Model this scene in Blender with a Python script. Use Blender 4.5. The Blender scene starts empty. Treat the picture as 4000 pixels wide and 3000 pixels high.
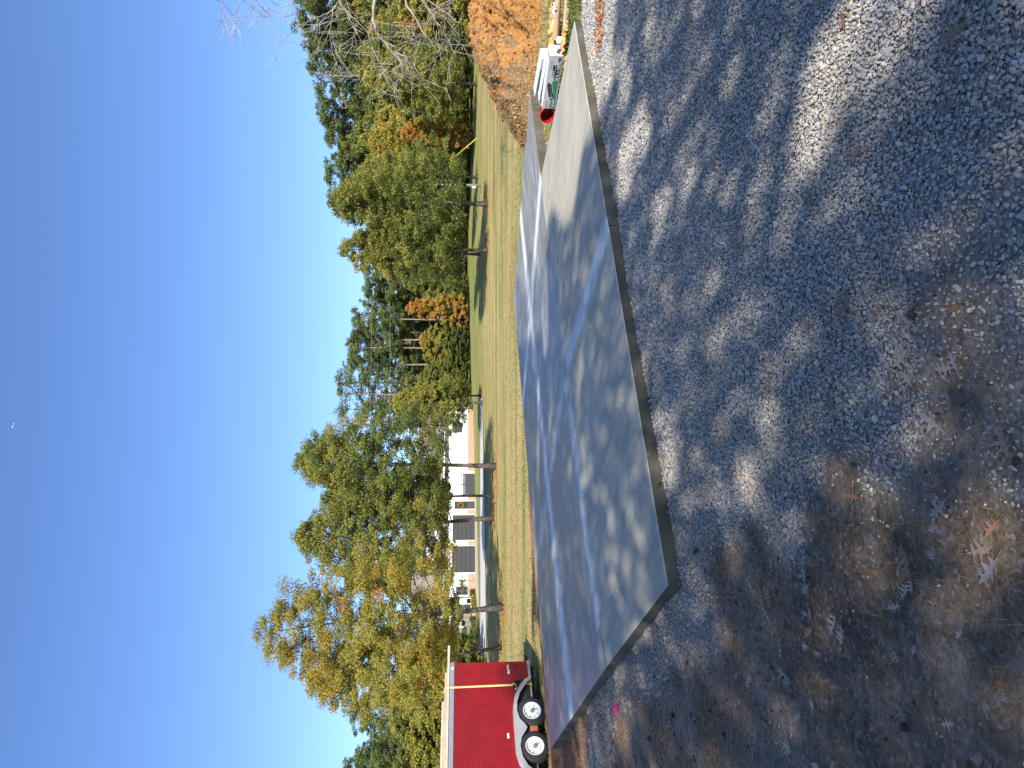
import bpy, bmesh, math, random
import numpy as np
from mathutils import Vector, Matrix
R = math.radians
rng = np.random.default_rng(7)
random.seed(7)
SC = bpy.context.scene
COL = SC.collection

# ------------------------------------------------------------------ camera (phone held sideways: rolled 90 degrees)
FPX, PITCH, EYE = 2700.0, R(3.93), 1.6
cp, sp = math.cos(PITCH), math.sin(PITCH)
cam = bpy.data.cameras.new('camera'); cam.sensor_width = 36; cam.sensor_fit = 'HORIZONTAL'
cam.lens = 36*FPX/4000; cam.clip_start = .05; cam.clip_end = 6000
co = bpy.data.objects.new('camera', cam); COL.objects.link(co); SC.camera = co
fwd = Vector((0, cp, -sp)); up = Vector((0, sp, cp)); rt = Vector((1, 0, 0))
m = Matrix((-up, rt, -fwd)).transposed().to_4x4(); m.translation = Vector((0, 0, EYE)); co.matrix_world = m

# ------------------------------------------------------------------ sky, sun, exposure
SUN_EL = R(34); SUN_AZ = math.atan2(.2, -.98)
SUN = Vector((math.sin(SUN_AZ)*math.cos(SUN_EL), math.cos(SUN_AZ)*math.cos(SUN_EL), math.sin(SUN_EL)))
W = bpy.data.worlds.new("World"); SC.world = W; W.use_nodes = True
nt = W.node_tree; nt.nodes.clear()
sky = nt.nodes.new('ShaderNodeTexSky'); sky.sky_type = 'NISHITA'; sky.sun_disc = False
sky.sun_elevation = SUN_EL; sky.sun_rotation = SUN_AZ; sky.altitude = 200; sky.air_density = 1.0; sky.dust_density = .6; sky.ozone_density = 2.2
bg = nt.nodes.new('ShaderNodeBackground'); bg.inputs[1].default_value = .132
wo = nt.nodes.new('ShaderNodeOutputWorld')
tn_ = nt.nodes.new('ShaderNodeMix'); tn_.data_type = 'RGBA'; tn_.blend_type = 'MULTIPLY'; tn_.inputs[0].default_value = 1; tn_.inputs[7].default_value = (.62, .755, 1, 1)
nt.links.new(sky.outputs[0], tn_.inputs[6]); nt.links.new(tn_.outputs[2], bg.inputs[0]); nt.links.new(bg.outputs[0], wo.inputs[0])
sl = bpy.data.lights.new('sun', 'SUN'); sl.energy = 4.7; sl.angle = R(.53); sl.color = (1, .95, .87)
so = bpy.data.objects.new('sun', sl); COL.objects.link(so); so.rotation_euler = SUN.to_track_quat('Z', 'Y').to_euler(); so.location = (0, -30, 30)
SC.view_settings.view_transform = 'Standard'; SC.view_settings.look = 'None'; SC.view_settings.gamma = 1
SC.view_settings.exposure = .72
SC.view_settings.use_curve_mapping = False
SC.cycles.max_bounces = 6; SC.cycles.transparent_max_bounces = 4

# ------------------------------------------------------------------ helpers
def ray(PX, PY):
    du = (1500-PY)/FPX; dv = (PX-2000)/FPX
    return du, cp-dv*sp, -(dv*cp+sp)
def aty(PX, PY, y):
    a, b, c = ray(PX, PY); t = y/b
    return Vector((a*t, y, EYE+c*t))
def hit(PX, PY, z=0.0):
    a, b, c = ray(PX, PY); t = (z-EYE)/c
    return Vector((a*t, b*t, z))
def sstep(a, b, x):
    t = np.clip((x-a)/(b-a), 0, 1); return t*t*(3-2*t)
def hash2(ix, iy, s):
    h = np.sin(ix*127.1+iy*311.7+s*74.7)*43758.5453; return h-np.floor(h)
def vnoise(x, y, s=0):
    x = np.asarray(x, float); y = np.asarray(y, float)
    ix = np.floor(x); iy = np.floor(y); fx = x-ix; fy = y-iy; fx = fx*fx*(3-2*fx); fy = fy*fy*(3-2*fy)
    a = hash2(ix, iy, s); b = hash2(ix+1, iy, s); c = hash2(ix, iy+1, s); d = hash2(ix+1, iy+1, s)
    return (a*(1-fx)+b*fx)*(1-fy)+(c*(1-fx)+d*fx)*fy
def fbm(x, y, s=0, o=4):
    t = 0; A = .5; k = 1
    for i in range(o): t = t+A*vnoise(x*k, y*k, s+i*3.3); A *= .5; k *= 2.03
    return t
Dp = np.array((-6.36, 11.95)); MQ = np.array((-.703, .711))
def zt(x, y):
    x = np.asarray(x, float); y = np.asarray(y, float)
    q = (x-Dp[0])*MQ[0]+(y-Dp[1])*MQ[1]
    f = np.maximum(sstep(.2, 3.2, q), sstep(15, 22, y))
    slope = .0183+(.0257-.0183)*sstep(-12, 10, x)
    fld = -.3+slope*np.clip(y-20, 0, 85)
    notch = -.10*sstep(9.2, 10.6, y)*sstep(3.4, 4.6, x)
    lz = -.06*sstep(-3, -8, x)
    return (notch+lz)*(1-f)+f*fld+.11*np.exp(-((q-.45)/.32)**2)*sstep(1, -3, x)*sstep(-13, -9, x)
def ztf(x, y): return float(zt(x, y))
def gh(PX, PY):
    a, b, c = ray(PX, PY); t = 3.0
    for i in range(4000):
        if EYE+c*t < ztf(a*t, b*t): break
        t += .05
    return Vector((a*t, b*t, ztf(a*t, b*t)))

def tag(o, label=None, cat=None, group=None, kind=None):
    if label: o['label'] = label
    if cat: o['category'] = cat
    if group: o['group'] = group
    if kind: o['kind'] = kind
    return o
def link(name, me, mat=None, parent=None):
    o = bpy.data.objects.new(name, me); COL.objects.link(o)
    if mat is not None and not me.materials: me.materials.append(mat)
    if parent is not None: o.parent = parent
    return o
def empty(name, loc, rz=0):
    o = bpy.data.objects.new(name, None); COL.objects.link(o); o.location = loc; o.rotation_euler = (0, 0, rz); o.empty_display_size = .1
    return o
class MB:
    def __init__(s): s.v = []; s.f = []
    def add(s, v, f):
        n = len(s.v); s.v += [tuple(p) for p in v]; s.f += [tuple(i+n for i in q) for q in f]; return s
    def box(s, c, d, mtx=None):
        x, y, z = c; a, b, h = d[0]/2, d[1]/2, d[2]/2
        v = [(x+i*a, y+j*b, z+k*h) for k in (-1, 1) for j in (-1, 1) for i in (-1, 1)]
        if mtx is not None: v = [mtx @ Vector(p) for p in v]
        return s.add(v, [(0, 2, 3, 1), (4, 5, 7, 6), (0, 1, 5, 4), (2, 6, 7, 3), (0, 4, 6, 2), (1, 3, 7, 5)])
    def tube(s, pts, rad, n=8, cap=True):
        pts = [Vector(p) for p in pts]; rings = []
        if not hasattr(rad, '__len__'): rad = [rad]*len(pts)
        v = []; f = []
        for i, p in enumerate(pts):
            d = (pts[min(i+1, len(pts)-1)]-pts[max(i-1, 0)]).normalized()
            a = d.cross(Vector((0, 0, 1)) if abs(d.z) < .9 else Vector((1, 0, 0))).normalized(); b = d.cross(a)
            for k in range(n):
                t = 2*math.pi*k/n; v.append(p+(a*math.cos(t)+b*math.sin(t))*rad[i])
        for i in range(len(pts)-1):
            for k in range(n):
                f.append((i*n+k, i*n+(k+1) % n, (i+1)*n+(k+1) % n, (i+1)*n+k))
        if cap: f.append(tuple(range(n))[::-1]); f.append(tuple((len(pts)-1)*n+k for k in range(n)))
        return s.add(v, f)
    def lathe(s, prof, n=24, mtx=None):   # prof (r,z) round z
        v = []; f = []
        for r, z in prof:
            for k in range(n):
                t = 2*math.pi*k/n; v.append(Vector((r*math.cos(t), r*math.sin(t), z)))
        if mtx is not None: v = [mtx @ p for p in v]
        for i in range(len(prof)-1):
            for k in range(n): f.append((i*n+k, i*n+(k+1) % n, (i+1)*n+(k+1) % n, (i+1)*n+k))
        return s.add(v, f)
    def prism(s, poly, z0, z1):
        n = len(poly); v = [(x, y, z0) for x, y in poly]+[(x, y, z1) for x, y in poly]
        f = [tuple(range(n))[::-1], tuple(range(n, 2*n))]+[(i, (i+1) % n, n+(i+1) % n, n+i) for i in range(n)]
        return s.add(v, f)
    def mesh(s, name, smooth=False):
        me = bpy.data.meshes.new(name); me.from_pydata([tuple(p) for p in s.v], [], s.f)
        if smooth: me.polygons.foreach_set('use_smooth', [True]*len(me.polygons))
        me.update(); return me
    def build(s, name, mat, parent=None, smooth=False, bevel=0):
        o = link(name, s.mesh(name, smooth), mat, parent)
        if bevel:
            b = o.modifiers.new('bevel', 'BEVEL'); b.width = bevel; b.segments = 2; b.limit_method = 'ANGLE'
        return o
def fastmesh(name, V, F, smooth=False):
    """V (n,3) float, F (m,k) int"""
    me = bpy.data.meshes.new(name); V = np.asarray(V, np.float32); F = np.asarray(F, np.int32); k = F.shape[1]
    me.vertices.add(len(V)); me.vertices.foreach_set('co', V.ravel())
    me.loops.add(F.size); me.loops.foreach_set('vertex_index', F.ravel())
    me.polygons.add(len(F)); me.polygons.foreach_set('loop_start', np.arange(0, F.size, k, dtype=np.int32))
    me.polygons.foreach_set('loop_total', np.full(len(F), k, np.int32))
    if smooth: me.polygons.foreach_set('use_smooth', np.ones(len(F), bool))
    me.update(calc_edges=True); return me
def gridmesh(name, X, Y, Z, smooth=True):
    ny, nx = X.shape; V = np.stack([X, Y, Z], -1).reshape(-1, 3)
    i = np.arange(ny-1)[:, None]*nx+np.arange(nx-1)[None]; F = np.stack([i, i+1, i+nx+1, i+nx], -1).reshape(-1, 4)
    return fastmesh(name, V, F, smooth)
def text_mesh(s, size, extrude=.002, shear=0, bold=0):
    cu = bpy.data.curves.new('t', 'FONT'); cu.body = s; cu.size = size; cu.extrude = extrude; cu.align_x = 'CENTER'; cu.align_y = 'CENTER'; cu.shear = shear; cu.offset = bold; cu.resolution_u = 3
    o = bpy.data.objects.new('t', cu); COL.objects.link(o)
    me = bpy.data.meshes.new_from_object(o.evaluated_get(bpy.context.evaluated_depsgraph_get())); bpy.data.objects.remove(o); return me
def plate_mesh(loops, ext):
    """2-D outline with holes, extruded +-ext in z"""
    cu = bpy.data.curves.new('p', 'CURVE'); cu.dimensions = '2D'; cu.fill_mode = 'BOTH'; cu.extrude = ext
    for L in loops:
        sp_ = cu.splines.new('POLY'); sp_.points.add(len(L)-1); sp_.use_cyclic_u = True
        for p, (x, y) in zip(sp_.points, L): p.co = (x, y, 0, 1)
    o = bpy.data.objects.new('p', cu); COL.objects.link(o)
    me = bpy.data.meshes.new_from_object(o.evaluated_get(bpy.context.evaluated_depsgraph_get())); bpy.data.objects.remove(o); return me

# ------------------------------------------------------------------ material tools
class M_:
    def __init__(s, name, rough=.8, metal=0, spec=.5):
        s.m = bpy.data.materials.new(name); s.m.use_nodes = True; s.t = s.m.node_tree; s.b = s.t.nodes['Principled BSDF']
        s.b.inputs['Roughness'].default_value = rough; s.b.inputs['Metallic'].default_value = metal; s.b.inputs['Specular IOR Level'].default_value = spec
        s.o = s.t.nodes['Material Output']
    def n(s, t, **k):
        x = s.t.nodes.new(t)
        for a, v in k.items():
            if a.startswith('i_'):
                kk = a[2:]; x.inputs[int(kk) if kk.isdigit() else kk].default_value = v
            else: setattr(x, a, v)
        return x
    def l(s, a, b): s.t.links.new(a, b)
    def coord(s): return s.n('ShaderNodeTexCoord').outputs['Object']
    def pos(s): return s.n('ShaderNodeNewGeometry').outputs['Position']
    def noise(s, scale, det=4, vec=None, rough=.6, map=None, dist=0):
        x = s.n('ShaderNodeTexNoise'); x.inputs['Scale'].default_value = scale; x.inputs['Detail'].default_value = det; x.inputs['Roughness'].default_value = rough; x.inputs['Distortion'].default_value = dist
        v = vec if vec is not None else s.coord()
        if map is not None:
            mp = s.n('ShaderNodeMapping'); s.l(v, mp.inputs[0]); mp.inputs['Scale'].default_value = map; v = mp.outputs[0]
        s.l(v, x.inputs['Vector']); return x.outputs['Fac']
    def vor(s, scale, vec=None, feat='F1', out='Distance'):
        x = s.n('ShaderNodeTexVoronoi', feature=feat); x.inputs['Scale'].default_value = scale; s.l(vec if vec is not None else s.coord(), x.inputs['Vector']); return x.outputs[out]
    def ramp(s, fac, stops, interp='LINEAR'):
        r = s.n('ShaderNodeValToRGB'); r.color_ramp.interpolation = interp; e = r.color_ramp.elements
        while len(e) < len(stops): e.new(.5)
        for q, (p, c) in zip(e, stops):
            q.position = p; q.color = (c, c, c, 1) if not hasattr(c, '__len__') else (*c, 1)
        s.l(fac, r.inputs[0]); return r.outputs[0]
    def mix(s, f, a, b, bt='MIX'):
        x = s.n('ShaderNodeMix', data_type='RGBA', blend_type=bt)
        for v, k in ((f, 0), (a, 6), (b, 7)):
            if hasattr(v, 'links') or isinstance(v, bpy.types.NodeSocket): s.l(v, x.inputs[k])
            else: x.inputs[k].default_value = v if k == 0 else (*v, 1)
        return x.outputs[2]
    def math(s, op, a, b=None, c=None):
        x = s.n('ShaderNodeMath', operation=op)
        for i, v in enumerate((a, b, c)):
            if v is None: continue
            if isinstance(v, bpy.types.NodeSocket): s.l(v, x.inputs[i])
            else: x.inputs[i].default_value = v
        return x.outputs[0]
    def attr(s, name, ty='GEOMETRY'): return s.n('ShaderNodeAttribute', attribute_name=name, attribute_type=ty)
    def col(s, c):
        if isinstance(c, bpy.types.NodeSocket): s.l(c, s.b.inputs['Base Color'])
        else: s.b.inputs['Base Color'].default_value = (*c, 1)
        return s
    def rgh(s, c): s.l(c, s.b.inputs['Roughness']); return s
    def bump(s, h, strength=.5, dist=.01):
        x = s.n('ShaderNodeBump'); x.inputs['Strength'].default_value = strength; x.inputs['Distance'].default_value = dist; s.l(h, x.inputs['Height']); s.l(x.outputs[0], s.b.inputs['Normal']); return s
def simple(name, c, rough=.7, metal=0, var=.15, scale=8, bump=.0, spec=.5):
    q = M_(name, rough, metal, spec); f = q.noise(scale, 5)
    q.col(q.ramp(f, [(.3, tuple(x*(1-var) for x in c)), (.7, tuple(min(1, x*(1+var)) for x in c))]))
    if bump: q.bump(f, bump, .01)
    return q.m
def foliage(name, stops, trans=.35):
    q = M_(name, .6, 0, .25); a = q.attr('tint').outputs['Fac']; c = q.ramp(a, stops); q.col(c)
    t = q.n('ShaderNodeBsdfTranslucent'); q.l(c, t.inputs[0]); mx = q.n('ShaderNodeMixShader'); mx.inputs[0].default_value = trans
    q.l(q.b.outputs[0], mx.inputs[1]); q.l(t.outputs[0], mx.inputs[2]); q.l(mx.outputs[0], q.o.inputs[0]); return q.m
mLEAF = foliage('autumn_leaves', [(0, (.05, .080, .022)), (.25, (.115, .155, .038)), (.45, (.22, .235, .052)), (.65, (.36, .325, .06)), (.80, (.43, .34, .055)), (.88, (.48, .28, .04)), (1, (.50, .19, .055))])
mPINE = foliage('pine_needles', [(0, (.06, .09, .03)), (.5, (.155, .195, .055)), (1, (.27, .29, .08))], .2)
q = M_('bark', .9); f = q.noise(9, 6, map=(3, 3, .6)); q.col(q.ramp(f, [(.35, (.035, .028, .023)), (.65, (.17, .145, .12))])).bump(f, .8, .03); mBARK = q.m
q = M_('pale_bark', .8); f = q.noise(3, 6, map=(1, 1, .5)); q.col(q.ramp(f, [(.35, (.17, .145, .115)), (.6, (.38, .34, .285))])).bump(f, .4, .02); mPALE = q.m
q = M_('pine_bark', .9); f = q.noise(6, 5, map=(2, 2, .4)); q.col(q.ramp(f, [(.3, (.14, .10, .08)), (.7, (.36, .29, .24))])); mPBARK = q.m

# ------------------------------------------------------------------ ground sheet
def xb(y): return -.02-.30*(y-2)-.08*(y-2)**2*np.sign(y-2)
def slab_left(x, y):  # distance to the left of edge A-D (outside slab positive)
    return -((x+1.48)*.819+(y-4.98)*.573)
def zones(x, y):
    n1 = fbm(x*.9, y*.9, 1)-.47; n2 = fbm(x*3.1, y*3.1, 5)-.47; n3 = fbm(x*.35, y*.35, 9)-.47
    g = sstep(-.35, .45, (x-xb(y))+n1*2.2+n2*1.3)
    sd = slab_left(x, y)                                # gravel spilled round the near-left corner
    g = np.maximum(g, sstep(.7, .05, sd+n2*1.0)*sstep(7.4, 5.8, y+n1*2)*.85*sstep(3.9, 5.0, y+n1*1.5+n2))
    right = sstep(9.6, 9.0, y+n2*.8-.02*(x-5))          # gravel drive stops here on the right
    g = g*right
    streak = np.exp(-((y-8.15-.0*(x-4)+n2*.6)/.22)**2)*sstep(3.4, 4.4, x)   # clay spilled over gravel by the slab tip
    dust = np.exp(-(((x-(.15))/.5)**2+((y-2.15)/.3)**2))
    g = g*(1-.75*streak)*(1-.7*dust)
    # grass
    q = (x-Dp[0])*MQ[0]+(y-Dp[1])*MQ[1]
    gr = np.maximum(sstep(.55, 1.2, q+n2*.9), sstep(9.1, 9.9, y+n2*.5)*sstep(4.2, 5.0, x))
    gr = np.maximum(gr, sstep(20, 24, y))
    tuft = sstep(.08, .2, n1+.25*n2)*sstep(-1.3, -2.2, x-xb(y)*.6)*.5
    clay = np.clip(np.exp(-((q-.25)/.42)**2)*1.25*(x > -9)+streak, 0, 1)
    clay = np.maximum(clay, sstep(.10, .25, n3+.6*n1)*sstep(1.0, 3.0, sd)*sstep(14, 9, sd+y*.4)*.75*(y > 4.5))
    clay = np.maximum(clay, .8*np.exp(-((sd-.7)/.5)**2)*sstep(8, 9.5, y))
    clay = np.maximum(clay, np.clip(.55+2.2*n2+1.2*n1, 0, .85)*sstep(6.2, 7.4, y+n1)*sstep(3.2, 1.0, sd)*(sd > 0))
    return g, clay, np.clip(np.maximum(gr, tuft), 0, 1), dust
def graded(a, segs):
    out = [a]
    for b, st in segs:
        k = max(1, int(round((b-out[-1])/st))); out += list(np.linspace(out[-1], b, k+1)[1:])
    return np.array(out)
xs = graded(-900, [(-200, 100), (-60, 10), (-20, 1.2), (-9, .25), (-4, .08), (7, .04), (12, .15), (30, 1), (60, 5), (200, 20), (900, 100)])
ys = graded(-300, [(-60, 40), (-10, 3), (1, .5), (1.6, .1), (10.5, .045), (18, .12), (30, .35), (70, 1), (130, 4), (300, 30), (1500, 150)])
X, Y = np.meshgrid(xs, ys)
G, CL, GR, DU = zones(X, Y)
near = np.exp(-(np.maximum(0, np.abs(X)-8)/6)**2-(np.maximum(0, Y-18)/8)**2)
Z = zt(X, Y)+near*((fbm(X*1.1, Y*1.1, 21)-.47)*.05+(fbm(X*6, Y*6, 22, 4)-.47)*.035*(1-.5*G)+(fbm(X*.45+3, Y*1.2, 27, 2)-.4)*.05*(X < xb(Y)))
# wheel ruts in the mud and in the gravel drive
rut = np.exp(-(((X+1.35)+.35*(Y-3.6))/.13)**2)*sstep(6, 4, Y)
Z -= .02*rut*near
# keep the ground under the slab top
me = gridmesh('ground', X, Y, Z)
ca = me.color_attributes.new('zone', 'FLOAT_COLOR', 'POINT'); ca.data.foreach_set('color', np.stack([G, CL, GR, DU], -1).astype(np.float32).ravel())
q = M_('ground_soil_gravel_grass', .95, 0, .2)
A = q.attr('zone'); sep = q.n('ShaderNodeSeparateColor'); q.l(A.outputs['Color'], sep.inputs[0]); P = q.pos()
v1 = q.n('ShaderNodeTexVoronoi'); v1.inputs['Scale'].default_value = 62; q.l(P, v1.inputs['Vector'])
stone = q.ramp(v1.outputs['Color'], [(.1, (.16, .15, .14)), (.45, (.38, .365, .34)), (.9, (.60, .57, .52))])
dust = q.noise(1.3, 4, P); stone = q.mix(q.ramp(dust, [(.45, 0.), (.7, .45)]), stone, (.27, .22, .165))
stone = q.mix(q.ramp(v1.outputs['Distance'], [(.5, 0.), (.95, .75)]), stone, (.07, .06, .05))
d1 = q.noise(1.7, 8, P, .68); d2 = q.noise(26, 6, P, .78); d3 = q.vor(75, P, out='Color'); d4 = q.noise(.8, 5, P, .6, map=(1.6, .6, 1))
soil = q.ramp(q.mix(.55, q.ramp(d1, [(.32, 0.), (.68, 1.)]), q.ramp(d2, [(.28, 0.), (.72, 1.)])), [(.12, (.040, .029, .021)), (.38, (.155, .108, .070)), (.6, (.28, .205, .145)), (.85, (.44, .38, .31))])
soil = q.mix(q.ramp(d4, [(.54, 0.), (.70, .45)]), soil, q.ramp(d2, [(.35, (.20, .19, .175)), (.65, (.46, .44, .41))]))
soil = q.mix(q.ramp(q.noise(.6, 5, P, .6), [(.50, 0.), (.66, .6)]), soil, q.ramp(d2, [(.3, (.16, .085, .04)), (.7, (.40, .22, .11))]))
soil = q.mix(q.ramp(d3, [(.80, 0.), (.86, .6)]), soil, (.42, .40, .37))
clay = q.ramp(q.noise(9, 6, P, .7), [(.3, (.19, .075, .03)), (.55, (.42, .185, .07)), (.8, (.52, .27, .12))])
# mown grass: straw and green in bands
gb = q.noise(.55, 4, P, .6, map=(.12, 1.3, 1)); gf = q.noise(9, 4, P, .75, map=(.45, 1, 1)); gd = q.noise(.11, 3, P); gl = q.noise(.9, 5, P, .65, map=(.5, 1, 1))
straw = q.ramp(gf, [(.25, (.20, .125, .05)), (.5, (.43, .315, .125)), (.8, (.57, .46, .22))])
green = q.ramp(gf, [(.25, (.07, .09, .02)), (.55, (.20, .24, .05)), (.8, (.32, .36, .09))])
sepp = q.n('ShaderNodeSeparateXYZ'); q.l(P, sepp.inputs[0]); yy = sepp.outputs[1]
ymask = q.ramp(q.math('DIVIDE', yy, 100.), [(.15, .22), (.24, .05), (.34, .12), (.44, .16), (.52, .45), (.8, .62)])
gm = q.math('ADD', q.ramp(gb, [(.42, 0.), (.60, .7)]), q.math('MULTIPLY', q.math('SUBTRACT', gl, .5), 1.3))
gm = q.math('ADD', gm, ymask); gmc = q.ramp(gm, [(.25, 0.), (.95, 1.)])
grass = q.mix(gmc, straw, green)
brown = q.ramp(gd, [(.5, 0.), (.72, .55)]); grass = q.mix(brown, grass, (.27, .16, .075))
c = q.mix(sep.outputs[0], soil, stone); c = q.mix(sep.outputs[1], c, clay)
gmk = q.math('MULTIPLY', sep.outputs[2], 1.0); c = q.mix(gmk, c, grass)
q.col(c)
bh = q.mix(sep.outputs[0], q.ramp(d2, [(.2, 0.), (.8, 1.)]), q.ramp(v1.outputs['Distance'], [(0, 1.), (1, 0.)]))
bh = q.mix(sep.outputs[2], bh, gf)
q.bump(bh, .9, .03)
mGROUND = q.m
ground = link('ground', me, mGROUND); tag(ground, 'rolling ground of muddy soil, gravel and mown autumn grass', None, kind='structure')

# ------------------------------------------------------------------ concrete slab and apron
def P2(*a): return np.array(a, float)
sA = P2(-1.48, 4.98); sB = P2(4.94, 9.31); sN = P2(4.03, 13.46); sE = P2(6.86, 15.93); sF = P2(2.51, 20.73); sD = P2(-6.36, 11.95)
sK2 = P2(-2.97, 7.17); sK = P2(.27, 10.08); sP1 = P2(-4.65, 9.54); sP2 = P2(4.62, 18.42); sQ2 = P2(-.6, 17.65); sQ1 = P2(-3.88, 14.4); sG = P2(1.65, 7.09)
def isec(p, p2, r, r2):
    d = p2-p; e = r2-r; t = ((r[0]-p[0])*e[1]-(r[1]-p[1])*e[0])/(d[0]*e[1]-d[1]*e[0]); return p+d*t
C1 = isec(sP1, sP2, sK, sQ1); C2 = isec(sP1, sP2, sN, sQ2)
def linedist(q, P, a, b):
    """distance in the plane from the (infinite) line a-b as a shader value"""
    d = (b-a)/np.linalg.norm(b-a); n = (-d[1], d[0], 0)
    x = q.n('ShaderNodeVectorMath', operation='DOT_PRODUCT'); q.l(P, x.inputs[0]); x.inputs[1].default_value = n
    return q.math('ABSOLUTE', q.math('SUBTRACT', x.outputs['Value'], float(a[0]*n[0]+a[1]*n[1])))
def along(q, P, a, b):
    L = np.linalg.norm(b-a); d = (b-a)/L
    x = q.n('ShaderNodeVectorMath', operation='DOT_PRODUCT'); q.l(P, x.inputs[0]); x.inputs[1].default_value = (d[0], d[1], 0)
    return q.math('DIVIDE', q.math('SUBTRACT', x.outputs['Value'], float(a[0]*d[0]+a[1]*d[1])), float(L))
def conc(name, base, rough_r, lines, streaks):
    q = M_(name, .5, 0, .5); P = q.pos()
    mp = q.n('ShaderNodeMapping'); q.l(P, mp.inputs[0]); mp.inputs['Rotation'].default_value = (0, 0, -R(42 if streaks else -52)); P_r = mp.outputs[0]
    a = q.noise(.8, 5, P); b = q.noise(3.0, 6, P_r, .7, map=(.35, 2.6, 1)); cst = q.noise(55, 3, P_r, .6, map=(.03, 1, 1)); e = q.noise(120, 2, P)
    f = q.mix(.38 if streaks else .14, q.mix(.5, a, b), cst)
    c = q.ramp(f, [(.32, tuple(x*.62 for x in base)), (.5, base), (.68, tuple(x*1.35 for x in base))])
    c = q.mix(.12, c, q.ramp(e, [(.3, .05), (.7, .6)]))
    pit = q.vor(9, P); c = q.mix(q.ramp(pit, [(.0, .8), (.035, 0.)]), c, (.06, .055, .045))
    wob = q.math('ADD', q.math('MULTIPLY', q.math('SUBTRACT', q.noise(1.6, 5, P), .5), .16), q.math('MULTIPLY', q.math('SUBTRACT', q.noise(7, 4, P_r, .7, map=(.3, 2, 1)), .5), .10))
    tot = None
    for (p0, p1, w, t0, t1, amt) in lines:
        d = q.math('ADD', linedist(q, P, p0, p1), wob); al = along(q, P, p0, p1)
        k = q.ramp(q.math('DIVIDE', d, w), [(.25, amt), (.6, amt*.55), (1., 0.)])
        g1 = q.math('MULTIPLY', q.math('GREATER_THAN', al, t0), q.math('LESS_THAN', al, t1)); k = q.math('MULTIPLY', k, g1)
        tot = k if tot is None else q.math('MAXIMUM', tot, k)
    sm = q.ramp(q.noise(2.0, 5, P_r, .65, map=(.25, 3.0, 1)), [(.50, 0.), (.72, .55 if streaks else .10)])
    tot = q.math('MAXIMUM', tot, sm); tot = q.math('MULTIPLY', tot, q.ramp(b, [(.2, .75), (.6, 1.)]))
    c = q.mix(tot, c, (.68, .66, .62)); q.col(c)
    rr = q.mix(tot, q.ramp(f, [(.3, rough_r[0]), (.7, rough_r[1])]), (.75, .75, .75)); q.rgh(rr)
    q.bump(q.mix(.5, cst, e), .12 if streaks else .3, .004)
    return q.m
mMAIN = conc('trowelled_concrete', (.25, .242, .205), (.26, .50), [(sP1, sP2, .42, -.1, 1.1, 1.), (sN, sQ2, .40, -.1, 1.1, 1.), (sK, sQ1, .36, .05, 1.1, .5), (sK2+P2(-.10, .12), sN+P2(-.10, .12), .24, 0.05, .40, .85)], True)
mAPR = conc('broomed_concrete', (.42, .37, .265), (.8, .95), [(sG, sK, .24, -.1, 1.1, .9), (sK2, sN, .035, -.1, 1.1, .5), (sA, sB, .03, -.1, 1.1, .25)], False)
q = M_('shaded_wet_concrete_edge', .75, 0, .3); P = q.pos(); a = q.noise(2.5, 6, P); v = q.vor(16, P); c = q.ramp(a, [(.3, (.06, .053, .037)), (.7, (.15, .132, .095))])  # edge colour darkened for tree shade as well as wet concrete
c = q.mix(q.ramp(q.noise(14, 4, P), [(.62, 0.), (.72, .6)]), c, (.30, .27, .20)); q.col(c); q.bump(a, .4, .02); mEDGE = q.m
slab = empty('concrete_slab', (0, 0, 0)); tag(slab, 'freshly poured grey concrete slab with chalky saw cuts', None, kind='structure')
TOP = .114
def panel(pts, mat, z0, gap=.005, top=TOP):
    P = [np.array(p) for p in pts]; n = len(P); out = []
    for i in range(n):
        a, b, c_ = P[i-1], P[i], P[(i+1) % n]
        e1 = (b-a)/np.linalg.norm(b-a); e2 = (c_-b)/np.linalg.norm(c_-b); n1 = P2(-e1[1], e1[0]); n2 = P2(-e2[1], e2[0])
        bis = (n1+n2); bis = bis/(1+n1@n2); out.append(b+bis*gap)
    k = len(out); v = [(x, y, z0) for x, y in out]+[(x, y, top-.006) for x, y in out]
    ins = []
    for i in range(k):
        cx = sum(p[0] for p in out)/k; cy = sum(p[1] for p in out)/k; d = P2(cx, cy)-out[i]; ins.append(out[i]+d/np.linalg.norm(d)*.011)
    v += [(x, y, top) for x, y in ins]
    f = [tuple(range(2*k, 3*k))]+[(i, (i+1) % k, k+(i+1) % k, k+i) for i in range(k)]+[(k+i, k+(i+1) % k, 2*k+(i+1) % k, 2*k+i) for i in range(k)]
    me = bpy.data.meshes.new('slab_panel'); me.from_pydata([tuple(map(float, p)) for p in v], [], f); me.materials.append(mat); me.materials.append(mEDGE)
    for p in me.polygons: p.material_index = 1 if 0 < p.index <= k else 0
    o = link('slab_panel', me, None, slab); return o
for pts in ([sK2, sK, C1, sP1], [sK, sN, C2, C1], [sN, sE, sP2, C2], [sP1, C1, sQ1, sD], [C1, C2, sQ2, sQ1], [C2, sP2, sF, sQ2]): panel(pts, mMAIN, -.25)
for pts in ([sA, sG, sK, sK2], [sG, sB, sN, sK]): tag(panel(pts, mAPR, -.2), 'broom-finished apron panel')
b = MB(); ctr = P2(.2, 12.2)
b.prism([tuple(p+(ctr-p)/np.linalg.norm(ctr-p)*.06) for p in (sA, sB, sN, sE, sF, sD)], -.3, TOP-.018); b.build('joint_fill', mEDGE, slab)
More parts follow.
